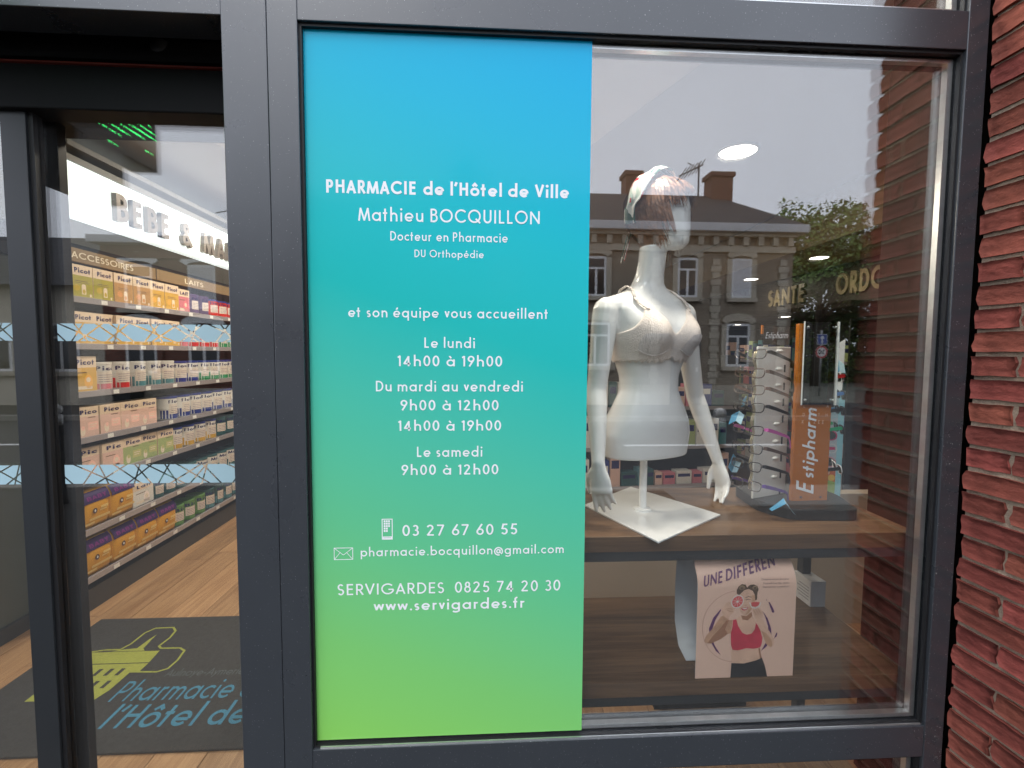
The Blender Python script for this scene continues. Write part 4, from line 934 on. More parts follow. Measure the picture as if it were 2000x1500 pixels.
# local frame: x runs deeper into the shop, -y faces the aisle
DK = M('dark shelving', (.035, .034, .034), .5); GL = M('price rail', (.45, .42, .44), .25, .3)
def gb(nm, x0, y0, z0, x1, y1, z1, mt, par=gs, bev=.001): q = MB(); q.box(x0, y0, z0, x1, y1, z1); return q.build(nm, mt, par, bevel=bev)
GLEN = 3.6
gb('back_panel', 0, .42, 0, GLEN, .45, 2.2, DK); gb('side_panel', -.02, -.0, 0, 0, .45, 2.2, DK); gb('plinth', 0, .02, 0, GLEN, .42, .13, M('plinth', (.05, .048, .046), .5))
SZS = [1.80, 1.54, 1.27, 1.01, .78, .48, .205]
for n_, z in enumerate(SZS):
    gb('shelf_board', 0, .012, z-.022, GLEN, .42, z, DK)
    r_ = gb('price_rail', 0, -.004, z-.03, GLEN, .0118, z+.004, GL)
    for k in range(12): gb('price_label', .2+k*.28+.03*(n_ % 3), -.0052, z-.026, .245+k*.28+.03*(n_ % 3), -.0042, z-.002, WHITE, r_, 0)
LBX = M('lit header', (.92, 1.0, .96), .5, emit=1.1)
gb('lit_header', -.02, -.012, 2.238, GLEN, .06, 2.524, LBX)
gb('header_cap', -.02, -.02, 2.526, GLEN, .1, 2.56, M('grey trim', (.3, .31, .31), .5)); gb('header_cap', -.02, -.035, 2.60, GLEN, .1, 2.63, MATS['grey trim'])
LET = M('grey metal letter', (.17, .15, .14), .35, .3)
x = .30
for ch in 'BEBE & MAMAN':
    if ch == ' ': x += .1; continue
    q = MB(); w = text_shapes(ch, .19)[1]*.165; text_mesh(q, ch, lambda a, b, l: (a, -.0125-l, b), x, x+w, 2.285, .165, .19, thick=.03); q.build('letter', LET, gs); x += w+.038
TAUPE = M('taupe strip', (.24, .165, .085), .6)
gb('category_strip', 0, .03, 2.0, GLEN, .05, 2.075, TAUPE)
q = MB(); text_mesh(q, 'ACCESSOIRES', lambda a, b, l: (a, .0298-l, b), .05, .52, 2.02, .036, .15); text_mesh(q, 'LAITS', lambda a, b, l: (a, .0298-l, b), 1.06, 1.3, 2.02, .036, .15); text_mesh(q, 'LAITS', lambda a, b, l: (a, .0298-l, b), 2.3, 2.54, 2.02, .036, .15)
q.build('strip_lettering', M('cream lettering', (.75, .66, .5), .5), gs)
gb('strip_divider', .735, .027, 2.0, .742, .0302, 2.076, DK)

# ---- products
NAVY = M('navy ink', (.018, .018, .11), .4)
CACHE = {}
ORD = ['first', 'second', 'third', 'fourth', 'fifth', 'sixth', 'seventh', 'eighth', 'ninth', 'tenth', 'eleventh', 'twelfth', 'thirteenth', 'fourteenth', 'fifteenth', 'sixteenth', 'seventeenth', 'eighteenth', 'nineteenth', 'twentieth', 'twenty-first', 'twenty-second', 'twenty-third', 'twenty-fourth', 'twenty-fifth', 'twenty-sixth', 'twenty-seventh', 'twenty-eighth', 'twenty-ninth', 'thirtieth', 'thirty-first', 'thirty-second', 'thirty-third', 'thirty-fourth']
TIER = ['top', 'second', 'third', 'fourth', 'fifth', 'sixth', 'bottom']
def pm_(n, c): return M('pack '+n, c, .45)
CR = pm_('cream', (.78, .62, .46)); 
def carton_mesh(w, h, d, low, word, pic):
    key = ('c', w, h, d, low.name, word, pic)
    if key in CACHE: return CACHE[key]
    q = MB(); q.box(-w/2, 0, 0, w/2, d, h); b = q.build('tmp', CR).data
    q = MB(); rn = random.Random(str(key))
    def rect(x0, z0, x1, z1, m, l): q.poly([(x0, -l, z0), (x1, -l, z0), (x1, -l, z1), (x0, -l, z1)], m)
    rect(-w/2+.001, .001, w/2-.001, h*.68, 0, .0005)
    def blob(cx, cz, a, b_, m, l): q.poly([(cx+a*cos(2*pi*k/16), -l, cz+b_*sin(2*pi*k/16)) for k in range(16)], m)
    if pic == 'bottle':
        rect(-.002, .02, .028, h*.36, 1, .0008); blob(.013, h*.36, .015, .012, 1, .001); blob(-w*.22, h*.3, .022, .018, 2, .0008); blob(.013, h*.2, .01, .013, 2, .0013)
        rect(-w*.3, h*.5, w*.25, h*.52, 3, .0008); rect(-w*.3, h*.45, w*.3, h*.465, 3, .0008); rect(w*.34, .01, w*.42, .025, 1, .0008)
    elif pic == 'block':
        rect(w*.02, h*.2, w*.46, h*.48, 2, .0008); rect(w*.08, h*.38, w*.4, h*.41, 1, .0011); rect(w*.08, h*.3, w*.36, h*.33, 1, .0011); blob(-w*.22, h*.2, .018, .028, 1, .0008); blob(-w*.2, h*.3, .012, .013, 2, .0011)
        rect(w*.02, h*.62, w*.35, h*.65, 3, .0008)
    else:
        blob(w*.15, h*.28, .028, .04, 2, .0008); blob(w*.15, h*.33, .015, .015, 1, .0011); rect(-w*.35, h*.52, w*.1, h*.55, 3, .0008); rect(-w*.35, .012, w*.3, .03, 1, .0008)
    p = q.build('tmp', [low, pm_('pale print', (.82, .7, .56)), pm_('accent '+low.name, tuple(min(1, c*1.15+.1*(i == 0)) for i, c in enumerate(low.node_tree.nodes['Principled BSDF'].inputs['Base Color'].default_value[:3]))), pm_('ink grey', (.2, .14, .1))]).data
    q = MB(); text_mesh(q, word, lambda a, b_, l: (a, -.0006-l, b_), -w*.30, w*.42, h*.76, h*.15, .21); t = q.build('tmp', NAVY).data
    CACHE[key] = (b, p, t); return CACHE[key]
def tin_mesh(r, h, base, band, word, lid):
    key = ('t', r, h, base.name, band.name, word, lid.name)
    if key in CACHE: return CACHE[key]
    q = MB(); q.lathe([(r*.97, 0), (r, .003), (r, h-.016)], n=24); b = smooth_by_angle(q.build('tmp', base)).data
    q = MB(); q.lathe([(r*.99, h-.016), (r*1.03, h-.015), (r*1.03, h-.002), (r*.97, h), (r*.9, h-.002)], n=24); l_ = smooth_by_angle(q.build('tmp', lid)).data
    q = MB()
    def cyl(x, z, l): a = -pi/2+x/r; return ((r+.0004+l)*cos(a), (r+.0004+l)*sin(a), z)
    def cr_(x0, z0, x1, z1, m, l, n=10):
        for k in range(n):
            a, b_ = x0+(x1-x0)*k/n, x0+(x1-x0)*(k+1)/n; q.poly([cyl(a, z0, l), cyl(b_, z0, l), cyl(b_, z1, l), cyl(a, z1, l)], m)
    cr_(-1.5*r, .004, 1.5*r, h*.40, 0, 0); cr_(-.75*r, h*.22, .85*r, h*.66, 1, .0003)
    for k in range(4): cr_(-.6*r, h*(.28+.08*k), .7*r, h*(.305+.08*k), 2, .0006, 6)
    p = q.build('tmp', [band, pm_('tin white', (.72, .64, .56)), pm_('tin ink', (.3, .25, .3))]).data
    q = MB(); text_mesh(q, word, cyl, -.8*r, .95*r, h*.70, h*.15, .2); t = q.build('tmp', NAVY).data
    CACHE[key] = (b, p, t, l_); return CACHE[key]
def pack_mesh(w, h, d):
    key = ('p', w, h, d)
    if key in CACHE: return CACHE[key]
    YEL = pm_('diaper yellow', (.72, .36, .035)); q = MB(); n = 10; rings = []
    for j in range(9):
        z = h*j/8; puff = .012*sin(pi*j/8); top = 1-.35*max(0, (j-6)/2)**2
        rings.append([(math.copysign(abs(cos(a))**.35, cos(a))*(w/2+puff*.3), d/2-math.copysign(abs(sin(a))**.35, sin(a))*(d/2*top+puff), z) for a in [2*pi*k/24 for k in range(24)]])
    q.loft(rings[::1]); q.f = [f[::-1] for f in q.f]; b = q.build('tmp', YEL, None, True).data
    q = MB()
    def fy_(z): j = z/h; return -.0135*sin(pi*j)-.0008+ (d/2*.35*max(0, (j*8-6)/2)**2)
    def strip(x0, x1, z0, z1, m, l, n=6):
        for k in range(n):
            a, b_ = z0+(z1-z0)*k/n, z0+(z1-z0)*(k+1)/n; q.poly([(x0, fy_(a)-l, a), (x1, fy_(a)-l, a), (x1, fy_(b_)-l, b_), (x0, fy_(b_)-l, b_)], m)
    strip(-w/2+.004, w/2-.004, h*.68, h*.97, 0, .0006); strip(-w*.3, w*.45, h*.2, h*.27, 1, .0006, 2); strip(-w*.48, -w*.1, h*.1, h*.16, 1, .0006, 2)
    z = h*.45; q.poly([(-w*.12+.016*cos(2*pi*k/14), fy_(z)-.0016, z+.016*sin(2*pi*k/14)) for k in range(14)], 2); q.poly([(-w*.12+.006*cos(2*pi*k/8), fy_(z)-.0026, z+.008*sin(2*pi*k/8)) for k in range(8)], 3)
    strip(w*.06, w*.32, h*.40, h*.44, 1, .0014, 1); strip(w*.1, w*.38, h*.46, h*.53, 1, .0014, 1)
    p = q.build('tmp', [pm_('diaper violet', (.045, .022, .11)), pm_('diaper cream', (.82, .58, .2)), pm_('diaper badge', (.1, .06, .05)), WHITE]).data
    q = MB(); text_mesh(q, 'BABY', lambda a, b_, l: (a, fy_(b_)-.0016-l, b_), -w*.34, w*.36, h*.75, h*.11, .2); t = q.build('tmp', pm_('violet light', (.2, .03, .2))).data
    CACHE[key] = (b, p, t); return CACHE[key]
for nm in list(bpy.data.objects.keys()):
    if nm.startswith('tmp'): bpy.data.objects.remove(bpy.data.objects[nm])
def put(data, parts, name, label, cat, x, y, z, rz, group):
    o = bpy.data.objects.new(name, data[0]); COL.objects.link(o); o.location = (x, y, z); o.rotation_euler = (0, 0, rz); tag(o, label, cat, group)
    for d_, n_ in zip(data[1:], parts):
        c = bpy.data.objects.new(n_, d_); COL.objects.link(c); c.parent = o
    return o
C_ = dict(lime=pm_('lime', (.4, .36, .07)), tan=pm_('tan', (.52, .3, .13)), yellow=pm_('yellow', (.66, .4, .09)), pink=pm_('pink', (.66, .22, .27)), violet=pm_('violet', (.1, .06, .17)), red=pm_('red', (.6, .03, .03)), teal=pm_('teal', (.1, .25, .29)), blue=pm_('blue', (.03, .05, .25)),
          green=pm_('green', (.02, .25, .1)), orange=pm_('orange', (.72, .2, .05)), sage=pm_('sage', (.38, .46, .2)), ochre=pm_('ochre', (.6, .35, .05)), dark=pm_('dark teal', (.03, .1, .11)), rose=pm_('rose', (.74, .5, .42)), white=pm_('white', (.74, .72, .68)), leaf=pm_('leaf green', (.12, .27, .08)))
ROWS = [
 [('c', .158, .182, 'lime', 'Picot', 'bottle')]*2 + [('c', .158, .182, 'tan', 'Picot', 'bottle')]*2 + [('c', .158, .182, 'yellow', 'Picot', 'bottle')]*2 + [('c', .15, .17, 'pink', 'LAIT', 'x')] + [('t', .066, .15, 'violet', 'violet', 'Ma', 'violet')]*2 + [('t', .066, .14, 'red', 'red', 'Nova', 'blue')]*5,
 [('c', .158, .182, 'yellow', 'Picot', 'bottle')]*6 + [('t', .066, .16, 'white', 'pink', 'Pico', 'white')] + [('t', .066, .16, 'white', 'red', 'Pico', 'white')]*3 + [('t', .066, .16, 'white', 'green', 'Pico', 'white')]*4,
 [('c', .17, .2, 'yellow', 'Picot', 'x')] + [('t', .07, .165, 'white', 'pink', 'Pico', 'white'), ('t', .07, .165, 'white', 'red', 'Pico', 'white')] + [('t', .07, .165, 'white', 'teal', 'Pico', 'white')]*3 + [('t', .07, .16, 'white', 'blue', 'Nova', 'blue')]*2 + [('t', .07, .16, 'white', 'green', 'Nova', 'blue')]*5,
 [('c', .165, .17, 'rose', 'Pico', 'block')]*4 + [None] + [('t', .072, .165, 'white', 'blue', 'Nova', 'blue')]*8,
 [('c', .165, .165, 'rose', 'Pic', 'x')]*2 + [('c', .165, .165, 'sage', 'Pico', 'block')]*3 + [('t', .072, .16, 'white', 'ochre', 'Nova', 'blue')]*4 + [('t', .072, .16, 'dark', 'dark', 'Miel', 'dark')]*4,
 [('p',)]*2 + [('c', .2, .15, 'white', '', 'x')] + [('t', .06, .13, 'dark', 'dark', 'Bio', 'teal')]*3 + [('t', .07, .16, 'white', 'dark', 'Modi', 'dark')]*6,
 [('p',)]*4 + [('t', .065, .15, 'leaf', 'leaf', 'Bio', 'leaf')]*3 + [('t', .065, .16, 'dark', 'teal', 'Mod', 'dark')]*6]
for t_i, row in enumerate(ROWS):
    y = 1.545
    for k, it in enumerate(row):
        jr = random.uniform(-.025, .025)
        if it is None: y += .12; continue
        where = f'{ORD[k]} from the door on the {TIER[t_i]} tier'
        if it[0] == 'c':
            _, w, h, cn, word, pic = it; d = carton_mesh(w-.004, h, .09, C_[cn], word or 'Lait', pic)
            put(d, ('front_print', 'brand_lettering'), 'milk_carton', f'cream and {cn} baby milk carton, {where}', 'carton', SHX-.012-random.uniform(0, .022), y+w/2, SZS[t_i]+.0005, pi/2+jr*1.6, 'baby milk cartons'); y += w
        elif it[0] == 't':
            _, r, h, bc, bd_, word, lc = it; d = tin_mesh(r, h, C_[bc], C_[bd_], word, C_[lc])
            put(d, ('wrap_label', 'brand_lettering', 'lid'), 'milk_tin', f'{"white and "+bd_ if bc == "white" else bd_} milk tin, {where}', 'tin', SHX-.016-r, y+r+.003, SZS[t_i]+.0005, pi/2+random.uniform(-.3, .1), 'baby milk tins'); y += 2*r+.008
        else:
            d = pack_mesh(.2, .215, .12); put(d, ('printed_front', 'brand_lettering'), 'diaper_pack', f'yellow and violet baby pack, {where}', 'pack', SHX-.02, y+.102, SZS[t_i]+.0005, pi/2+jr*.5, 'yellow packs on the lower tiers'); y += .205
for nm in list(bpy.data.objects.keys()):
    if nm.startswith('tmp'): bpy.data.objects.remove(bpy.data.objects[nm])

# ================================================================== logo mat inside the door
MATC = M('dark carpet', (.048, .046, .044), .95, var=.15, vscale=60, bump=.5, bscale=500)
q = MB(); q.box(-.95, -.47, 0, .95, .47, .010); lm = tag(q.build('entrance_mat', MATC, loc=(-1.18, 1.0, .0008), bevel=.003), 'charcoal entrance mat with town hall logo and blue lettering', 'mat')
def onm(x, y, l): return (x+1.18, y-1.0, .0105+l)
YG = M('mat lime', (.31, .33, .06), .9, var=.15, vscale=120); BL = M('mat blue', (.06, .21, .31), .9, var=.15, vscale=120)
q = MB(); text_mesh(q, 'Pharmacie de', onm, -1.60, -.945, .803, .128, .11, -.0); q.build('lettering', BL, lm)
q = MB(); text_mesh(q, 'l’Hôtel de Ville', onm, -1.525, -.68, .65, .128, .135); q.build('lettering', BL, lm)
q = MB(); text_mesh(q, 'Aulnoye-Aymeries', onm, -1.468, -1.10, .958, .05, .09); q.build('small_lettering', M('mat grey', (.1, .12, .12), .9), lm)
q = MB()
out = [(-1.98, 1.15), (-1.947, 1.162), (-1.889, 1.176), (-1.817, 1.176), (-1.798, 1.223), (-1.796, 1.319), (-1.769, 1.362), (-1.678, 1.365), (-1.646, 1.331), (-1.636, 1.268), (-1.645, 1.198), (-1.622, 1.178), (-1.528, 1.176), (-1.493, 1.152), (-1.48, 1.076), (-1.486, 1.015), (-1.521, .993), (-1.647, .999)]
for a, b in zip(out, out[1:]):
    a, b = Vector(a), Vector(b); d = (b-a).normalized(); n_ = Vector((-d.y, d.x))*.005; b = b+d*.003
    q.poly([onm(*(a-n_), .0003), onm(*(b-n_), .0003), onm(*(b+n_), .0003), onm(*(a+n_), .0003)])
q.build('cross_outline', YG, lm)
q = MB()
def qd(pts, l=.0006): q.poly([onm(x, y, l) for x, y in pts])
qd([(-1.95, .82), (-1.665, .818), (-1.646, .876), (-1.643, .994), (-1.604, 1.0), (-1.604, 1.06), (-1.95, 1.06)]); qd([(-1.95, 1.066), (-1.605, 1.066), (-1.615, 1.157), (-1.95, 1.157)])
qd([(-1.85, 1.161), (-1.69, 1.161), (-1.711, 1.183), (-1.74, 1.183), (-1.8, 1.175)]); qd([(-1.741, 1.183), (-1.709, 1.183), (-1.719, 1.255), (-1.722, 1.30), (-1.732, 1.26)])
q.build('town_hall', YG, lm)
q = MB()
for r_ in range(2):
    for k in range(5): qd([(-1.90+k*.05, .89+r_*.085), (-1.882+k*.05, .89+r_*.085), (-1.882+k*.05, .94+r_*.085), (-1.90+k*.05, .94+r_*.085)], .0009)
q.build('town_hall_windows', MATC, lm)

# ================================================================== ceiling lights (aisle, display and entrance ones unseen, entrance one added as interior fill)
LAMP = M('lit diffuser', (1, .93, .82), .5, emit=14)
SPOTS = [(1.605, 1.813, .11, 6, 'big round lit downlight above the mannequin'), (3.008, 3.722, .1, 4, 'round lit downlight in front of the slate house reflection'), (3.072, 3.077, .075, 3, 'lit downlight against the tree reflection'), (3.151, 4.353, .075, 3, 'lit downlight above the lettering on the side wall'),
         (3.09, 3.57, .05, 1.2, 'small lit downlight deep in the shop over the glasses stand'), (3.3, 4.9, .05, 1.2, 'smallest lit downlight deep in the shop, over the lower house window'), (-1.35, 2.6, .1, 40, 'round downlight over the baby milk aisle'), (-1.35, 4.2, .1, 24, 'round downlight further down the baby milk aisle'), (.56, .22, .12, 27, 'round downlight over the shop window display'), (-.9, 1.1, .09, 20, 'unseen round fill light added over the entrance mat')]
for i, (x, y, r, e, lb) in enumerate(SPOTS):
    zc = 2.67 if (y < 2.2 and x < .9 and x > -1.4 and i > 6) else 2.79
    if i == 8: zc = 2.79
    if i in (2, 3): zc = 2.398
    if i in (4, 5): zc = 1.898
    t = thing('downlight', lb, 'ceiling light', (x, y, zc), group='round ceiling downlights')
    q = MB(); q.lathe([(r, .012), (r*1.15, .009), (r*1.17, 0), (r*1.02, -.004), (r, .0)], n=28); q.build('trim_ring', WHITE, t, True)
    q = MB(); q.lathe([(.001, -.001), (r, -.001), (r, .004), (.001, .004)], n=28); q.build('diffuser', LAMP, t)
    l = bpy.data.lights.new('downlight_lamp', 'AREA'); l.shape = 'DISK'; l.size = 2*r*.9; l.energy = e; l.color = (1, .88, .72) if i != 8 else (1, .92, .8); lo_ = bpy.data.objects.new('lamp', l); COL.objects.link(lo_); lo_.parent = t; lo_.location = (0, 0, -.012)

# ================================================================== back of the shop
SOF = M('lit soffit', (.34, .27, .16), .7); DKW = M('dark wall panel', (.05, .04, .03), .6)
wl = thing('wall_header', 'beige ceiling band over dark panel with gold letters deep in the shop', 'wall header', (3.5, 4.4, 0), 0)
q = MB(); q.box(-.8, -3.4, 2.4, .12, 3.0, 2.79); q.build('band', SOF, wl); q = MB(); q.box(-.55, -1.9, 1.9, .02, 1.3, 1.95); q.build('canopy', DKW, wl); q = MB(); q.box(.02, -2.6, 1.95, .1, 3.0, 2.399); q.build('panel', DKW, wl)
GOLD = M('gold letter', (.3, .245, .14), .4)
def wall_word(word, y0, y1, z, cap):   # faces -x, read from far to near
    q = MB(); text_mesh(q, word, lambda a, b, l: (.019-l, -a, b), -y0, -y1, z, cap, .2, thick=.02); return q
wall_word('SANTE', .17, -.52, 2.09, .2).build('lettering', GOLD, wl); wall_word('ORDONNANCES', -.98, -2.55, 2.1, .21).build('lettering', GOLD, wl)
def rack(name, label, loc, rz, n, w, h, cols, seed, z0=.15):
    t = thing(name, label, 'shelving', loc, rz); q = MB(); q.box(0, .3, 0, w, .33, h); q.build('back_panel', DK, t)
    q = MB(); q.box(-.02, 0, 0, 0, .33, h); q.build('side_panel', DK, t); q = MB(); q.box(w, 0, 0, w+.02, .33, h); q.build('side_panel', DK, t)
    rn = random.Random(seed); M3 = Matrix.Rotation(rz, 3, 'Z')
    for k in range(n):
        z = z0+k*(h-z0-.1)/n; q = MB(); q.box(0, 0, z-.02, w, .3, z); q.build('shelf_board', DK, t); q = MB(); q.box(0, -.008, z-.026, w, -.0005, z+.004); q.build('price_rail', GL, t)
        x = .02; j = 0
        while x < w-.12:
            bw_ = rn.choice((.06, .08, .1, .13)); bh = rn.uniform(.09, (h-z0-.1)/n-.05); c = rn.choice(cols)
            q = MB(); q.box(-bw_/2, 0, 0, bw_/2, .09, bh); p = M3 @ Vector((x+bw_/2, .012, z+.0005)) + Vector(loc)
            cn = c.name.replace('pack ', ''); o = q.build('medicine_box', c); o.location = p; o.rotation_euler = (0, 0, rz+rn.uniform(-.05, .05))
            tag(o, f'{cn} product box, {ORD[min(j, 33)]} along the {TIER[k]} tier of the {label.split(" with")[0]}', 'box', 'product boxes in the back of the shop')
            q = MB(); q.poly([(-bw_*.4, -.0006, bh*.55), (bw_*.4, -.0006, bh*.55), (bw_*.4, -.0006, bh*.8), (-bw_*.4, -.0006, bh*.8)]); q.build('print', NAVY if c is not C_['blue'] else WHITE, o)
            x += bw_+.012; j += 1
PAL = [C_['white'], C_['white'], C_['rose'], C_['blue'], C_['teal'], C_['pink'], C_['dark'], C_['white'], C_['sage']]
rack('wall_rack', 'side wall rack with product tiers', (3.49, 5.6, 0), -pi/2, 5, 2.4, 1.86, PAL, 3)
rack('low_gondola', 'low gondola with product tiers behind the mannequin', (.55, 2.35, 0), .12, 4, 1.5, 1.5, PAL, 11)
rack('back_rack', 'back wall rack with product tiers', (1.2, 8.8, 0), 0, 5, 2.0, 2.0, PAL, 17)
ct = thing('sales_counter', 'dark sales counter deep in the shop', 'counter', (2.4, 5.2, 0), .1)
q = MB(); q.box(-.6, -.25, 0, .6, .25, 1.0); q.build('body', DKW, ct); q = MB(); q.box(-.66, -.3, 1.0, .66, .3, 1.04); q.build('top', WALNUT, ct)
sd = thing('glazed_cabinet', 'dark framed cabinet with pale frosted front beside the milk shelving', 'cabinet', (-2.6, 1.15, 0))
q = MB(); q.box(-.13, -.2, .08, .13, .3, 2.0); q.build('frosted_front', M('frosted pale', (.09, .1, .085), .4), sd)
for a in ((-.15, -.22, 0, .15, .32, .08), (-.15, -.22, 2.0, .15, .32, 2.06), (.1305, -.22, .08, .15, -.19, 2.0), (.1305, .29, .08, .15, .32, 2.0), (.1, -.22, .08, .13, -.2005, 2.0)):
    q = MB(); q.box(*a); q.build('frame_bar', FRAME2, sd)

# ================================================================== the street behind the viewer (seen mirrored in the glass)
def brick_wall_mat(name, c1, c2, mortar, scale=1.):
    m = bpy.data.materials.new(name); m.use_nodes = True; t = m.node_tree; b = t.nodes['Principled BSDF']; N = t.nodes.new; L = t.links.new
    c = N('ShaderNodeTexCoord'); sp = N('ShaderNodeSeparateXYZ'); L(c.outputs['Object'], sp.inputs[0]); ad = N('ShaderNodeMath'); L(sp.outputs['X'], ad.inputs[0]); L(sp.outputs['Y'], ad.inputs[1])
    cb = N('ShaderNodeCombineXYZ'); L(ad.outputs[0], cb.inputs[0]); L(sp.outputs['Z'], cb.inputs[1])
    br = N('ShaderNodeTexBrick'); br.inputs['Scale'].default_value = 1; br.inputs['Brick Width'].default_value = .23*scale; br.inputs['Row Height'].default_value = .075*scale; br.inputs['Mortar Size'].default_value = .008*scale
    br.inputs['Color1'].default_value = (*c1, 1); br.inputs['Color2'].default_value = (*c2, 1); br.inputs['Mortar'].default_value = (*mortar, 1); L(cb.outputs[0], br.inputs['Vector'])
    L(br.outputs[0], b.inputs['Base Color']); b.inputs['Roughness'].default_value = .85; bp = N('ShaderNodeBump'); bp.inputs['Strength'].default_value = .4; bp.invert = True; L(br.outputs['Fac'], bp.inputs['Height']); L(bp.outputs[0], b.inputs['Normal'])
    return m
BUFF = brick_wall_mat('buff brick', (.3, .25, .19), (.25, .2, .15), (.2, .17, .14)); REDB = brick_wall_mat('dark red brick', (.2, .075, .05), (.15, .055, .04), (.14, .11, .09))
SLATE = brick_wall_mat('slate', (.055, .055, .062), (.042, .043, .05), (.025, .025, .028), 1.9); STONE = M('pale stone', (.46, .41, .33), .8, var=.12, vscale=3); UPVC = M('white window frame', (.75, .75, .75), .4)
DGL = M('dark window glass', (.02, .022, .025), .08); SHUT = M('white shutter', (.6, .6, .62), .6); ZINC = M('zinc gutter', (.55, .56, .58), .5)
HY = -13.0
def win_part(par, x, z0, w, h, y=0., shutter=False, lint=True, white_lintel=False):
    """window on a wall whose face is at local y=0 and looks to +y"""
    f = MB(); f.box(x-w/2, y-.04, z0, x-w/2+.07, y+.012, z0+h); f.box(x+w/2-.07, y-.04, z0, x+w/2, y+.012, z0+h); f.box(x-w/2+.07, y-.04, z0, x+w/2-.07, y+.012, z0+.07); f.box(x-w/2+.07, y-.04, z0+h-.07, x+w/2-.07, y+.012, z0+h)
    if not shutter: f.box(x-.035, y-.04, z0+.07, x+.035, y+.012, z0+h*.68); f.box(x-w/2+.07, y-.04, z0+h*.68, x+w/2-.07, y+.012, z0+h*.68+.06)
    fo = f.build('window', UPVC, par)
    p = MB(); p.box(x-w/2+.07, y-.05, z0+.07, x+w/2-.07, y+.004, z0+h-.07); p.build('pane' if not shutter else 'shutter', DGL if not shutter else SHUT, fo)
    s = MB(); s.box(x-w/2-.14, y+.001, z0-.12, x+w/2+.14, y+.14, z0-.002); s.build('sill', STONE, fo)
    if lint:
        n = 8; l_ = MB(); up = [(x+(w/2+.16)*cos(pi-pi*k/n), z0+h-.02+.24*sin(pi*k/n)+.09) for k in range(n+1)]; dn = [(x+(w/2)*cos(pi-pi*k/n), z0+h-.02+.1*sin(pi*k/n)) for k in range(n+1)]
        pts = up+dn[::-1]; l_.add([(a, y+.05, b) for a, b in pts]+[(a, y-.02, b) for a, b in pts], [(k, k+1, 2*n-k, 2*n+1-k) for k in range(n)]+[(k, k+2*n+2, k+2*n+3, k+1) for k in range(n)]+[(2*n-k, 2*n+1-k, 4*n+3-k, 4*n+2-k) for k in range(n)])
        l_.build('lintel', WHITE if white_lintel else STONE, fo)
        for sg in (-1, 1):
            j = MB(); j.box(x+sg*(w/2+.001), y-.02, z0, x+sg*(w/2+.15), y+.03, z0+h-.02); j.build('surround', STONE if not white_lintel else REDB, fo)
def chimney(par, x, y, z, w=.62, d=.5, h=1.2):
    q = MB(); q.box(x-w/2, y-d/2, z, x+w/2, y+d/2, z+h); q.box(x-w/2-.06, y-d/2-.06, z+h, x+w/2+.06, y+d/2+.06, z+h+.14); c = q.build('chimney', REDB, par)
# -- slate roofed buff house; local origin at its street corner on the ground, face at y=0 looking to +y
ho = thing('terraced_house', 'buff brick house with slate roof and two chimneys across the street', 'house', (0, HY, -.02))
X0, X1, EZ = -2.6, 9.35, 5.15
q = MB(); q.box(X0, -8, 0, X1, -.02, EZ); q.build('wall', BUFF, ho)
q = MB(); q.box(X0-.05, -8.0, EZ, X1+.25, .34, EZ+.24); q.build('eaves', ZINC, ho, bevel=.02)
q = MB(); q.box(X0, -.019, EZ-.55, X1+.02, .06, EZ-.36); q.box(X0, -.019, EZ-.1, X1+.02, .16, EZ-.001); q.build('cornice', STONE, ho)
q = MB()
for k in range(26): q.box(X0+.2+k*.46, -.018, EZ-.355, X0+.36+k*.46, .12, EZ-.105)
q.build('cornice_brackets', STONE, ho)
q = MB(); q.add([(X0, .3, EZ+.24), (X1+.2, .3, EZ+.24), (X1+.2, -7.9, EZ+.24), (X0, -7.9, EZ+.24), (X0, -2.6, EZ+1.95), (8.1, -2.6, EZ+1.95)], [(0, 1, 5, 4), (1, 2, 5), (2, 3, 4, 5), (3, 0, 4)]); rf = q.build('roof', SLATE, ho)
chimney(rf, 8.15, -2.5, EZ+1.5, .75, .6, 1.0); chimney(rf, 5.2, -3.0, EZ+1.5, .55, .6, 1.15); chimney(rf, -.6, -2.6, EZ+1.6, .7, .6, 1.1)
q = MB(); q.tube([(7.35, -2.3, EZ+1.8), (7.35, -2.3, EZ+2.95)], .03, 6)
for k in range(6): q.tube([(6.75+.13*k-.08, -2.3-.2, EZ+2.55+.06*k-.16), (6.75+.13*k+.08, -2.3+.2, EZ+2.55+.06*k+.16)], .016, 5)
q.tube([(6.65, -2.3, EZ+2.5), (7.5, -2.3, EZ+2.9)], .022, 5); q.tube([(7.35, -2.3, EZ+2.75), (6.95, -2.3, EZ+2.95)], .018, 5); q.build('aerial', M('aerial metal', (.08, .08, .085), .5), rf)
q = MB(); q.add([(3.3, -.55, EZ+.5), (4.5, -.55, EZ+.5), (4.5, -1.3, EZ+1.0), (3.3, -1.3, EZ+1.0)], [(0, 1, 2, 3)]); q.v = [(a, b+.05, c+.12) for a, b, c in q.v]; q.build('roof_window', M('skylight', (.55, .56, .58), .3), rf)
for x, sh_ in ((6.08, False), (7.75, True), (3.3, False), (.6, True), (-1.5, False)):
    win_part(ho, x, 3.24, .62, 1.18, 0, sh_)
for x, w in ((7.7, .74), (3.3, .9), (.6, .74)): win_part(ho, x, 1.17, w, 1.3)
q = MB(); q.box(5.65, -.03, 0, 6.55, .01, 2.35); dr = q.build('door', M('door paint', (.07, .075, .08), .4), ho); q = MB(); q.box(6.4, .011, 1.0, 6.45, .06, 1.14); q.build('handle', ALU, dr)
q = MB(); q.box(X0, -.019, 0, 5.6, .05, .6); q.box(6.6, -.019, 0, X1, .05, .6); q.build('plinth', STONE, ho)
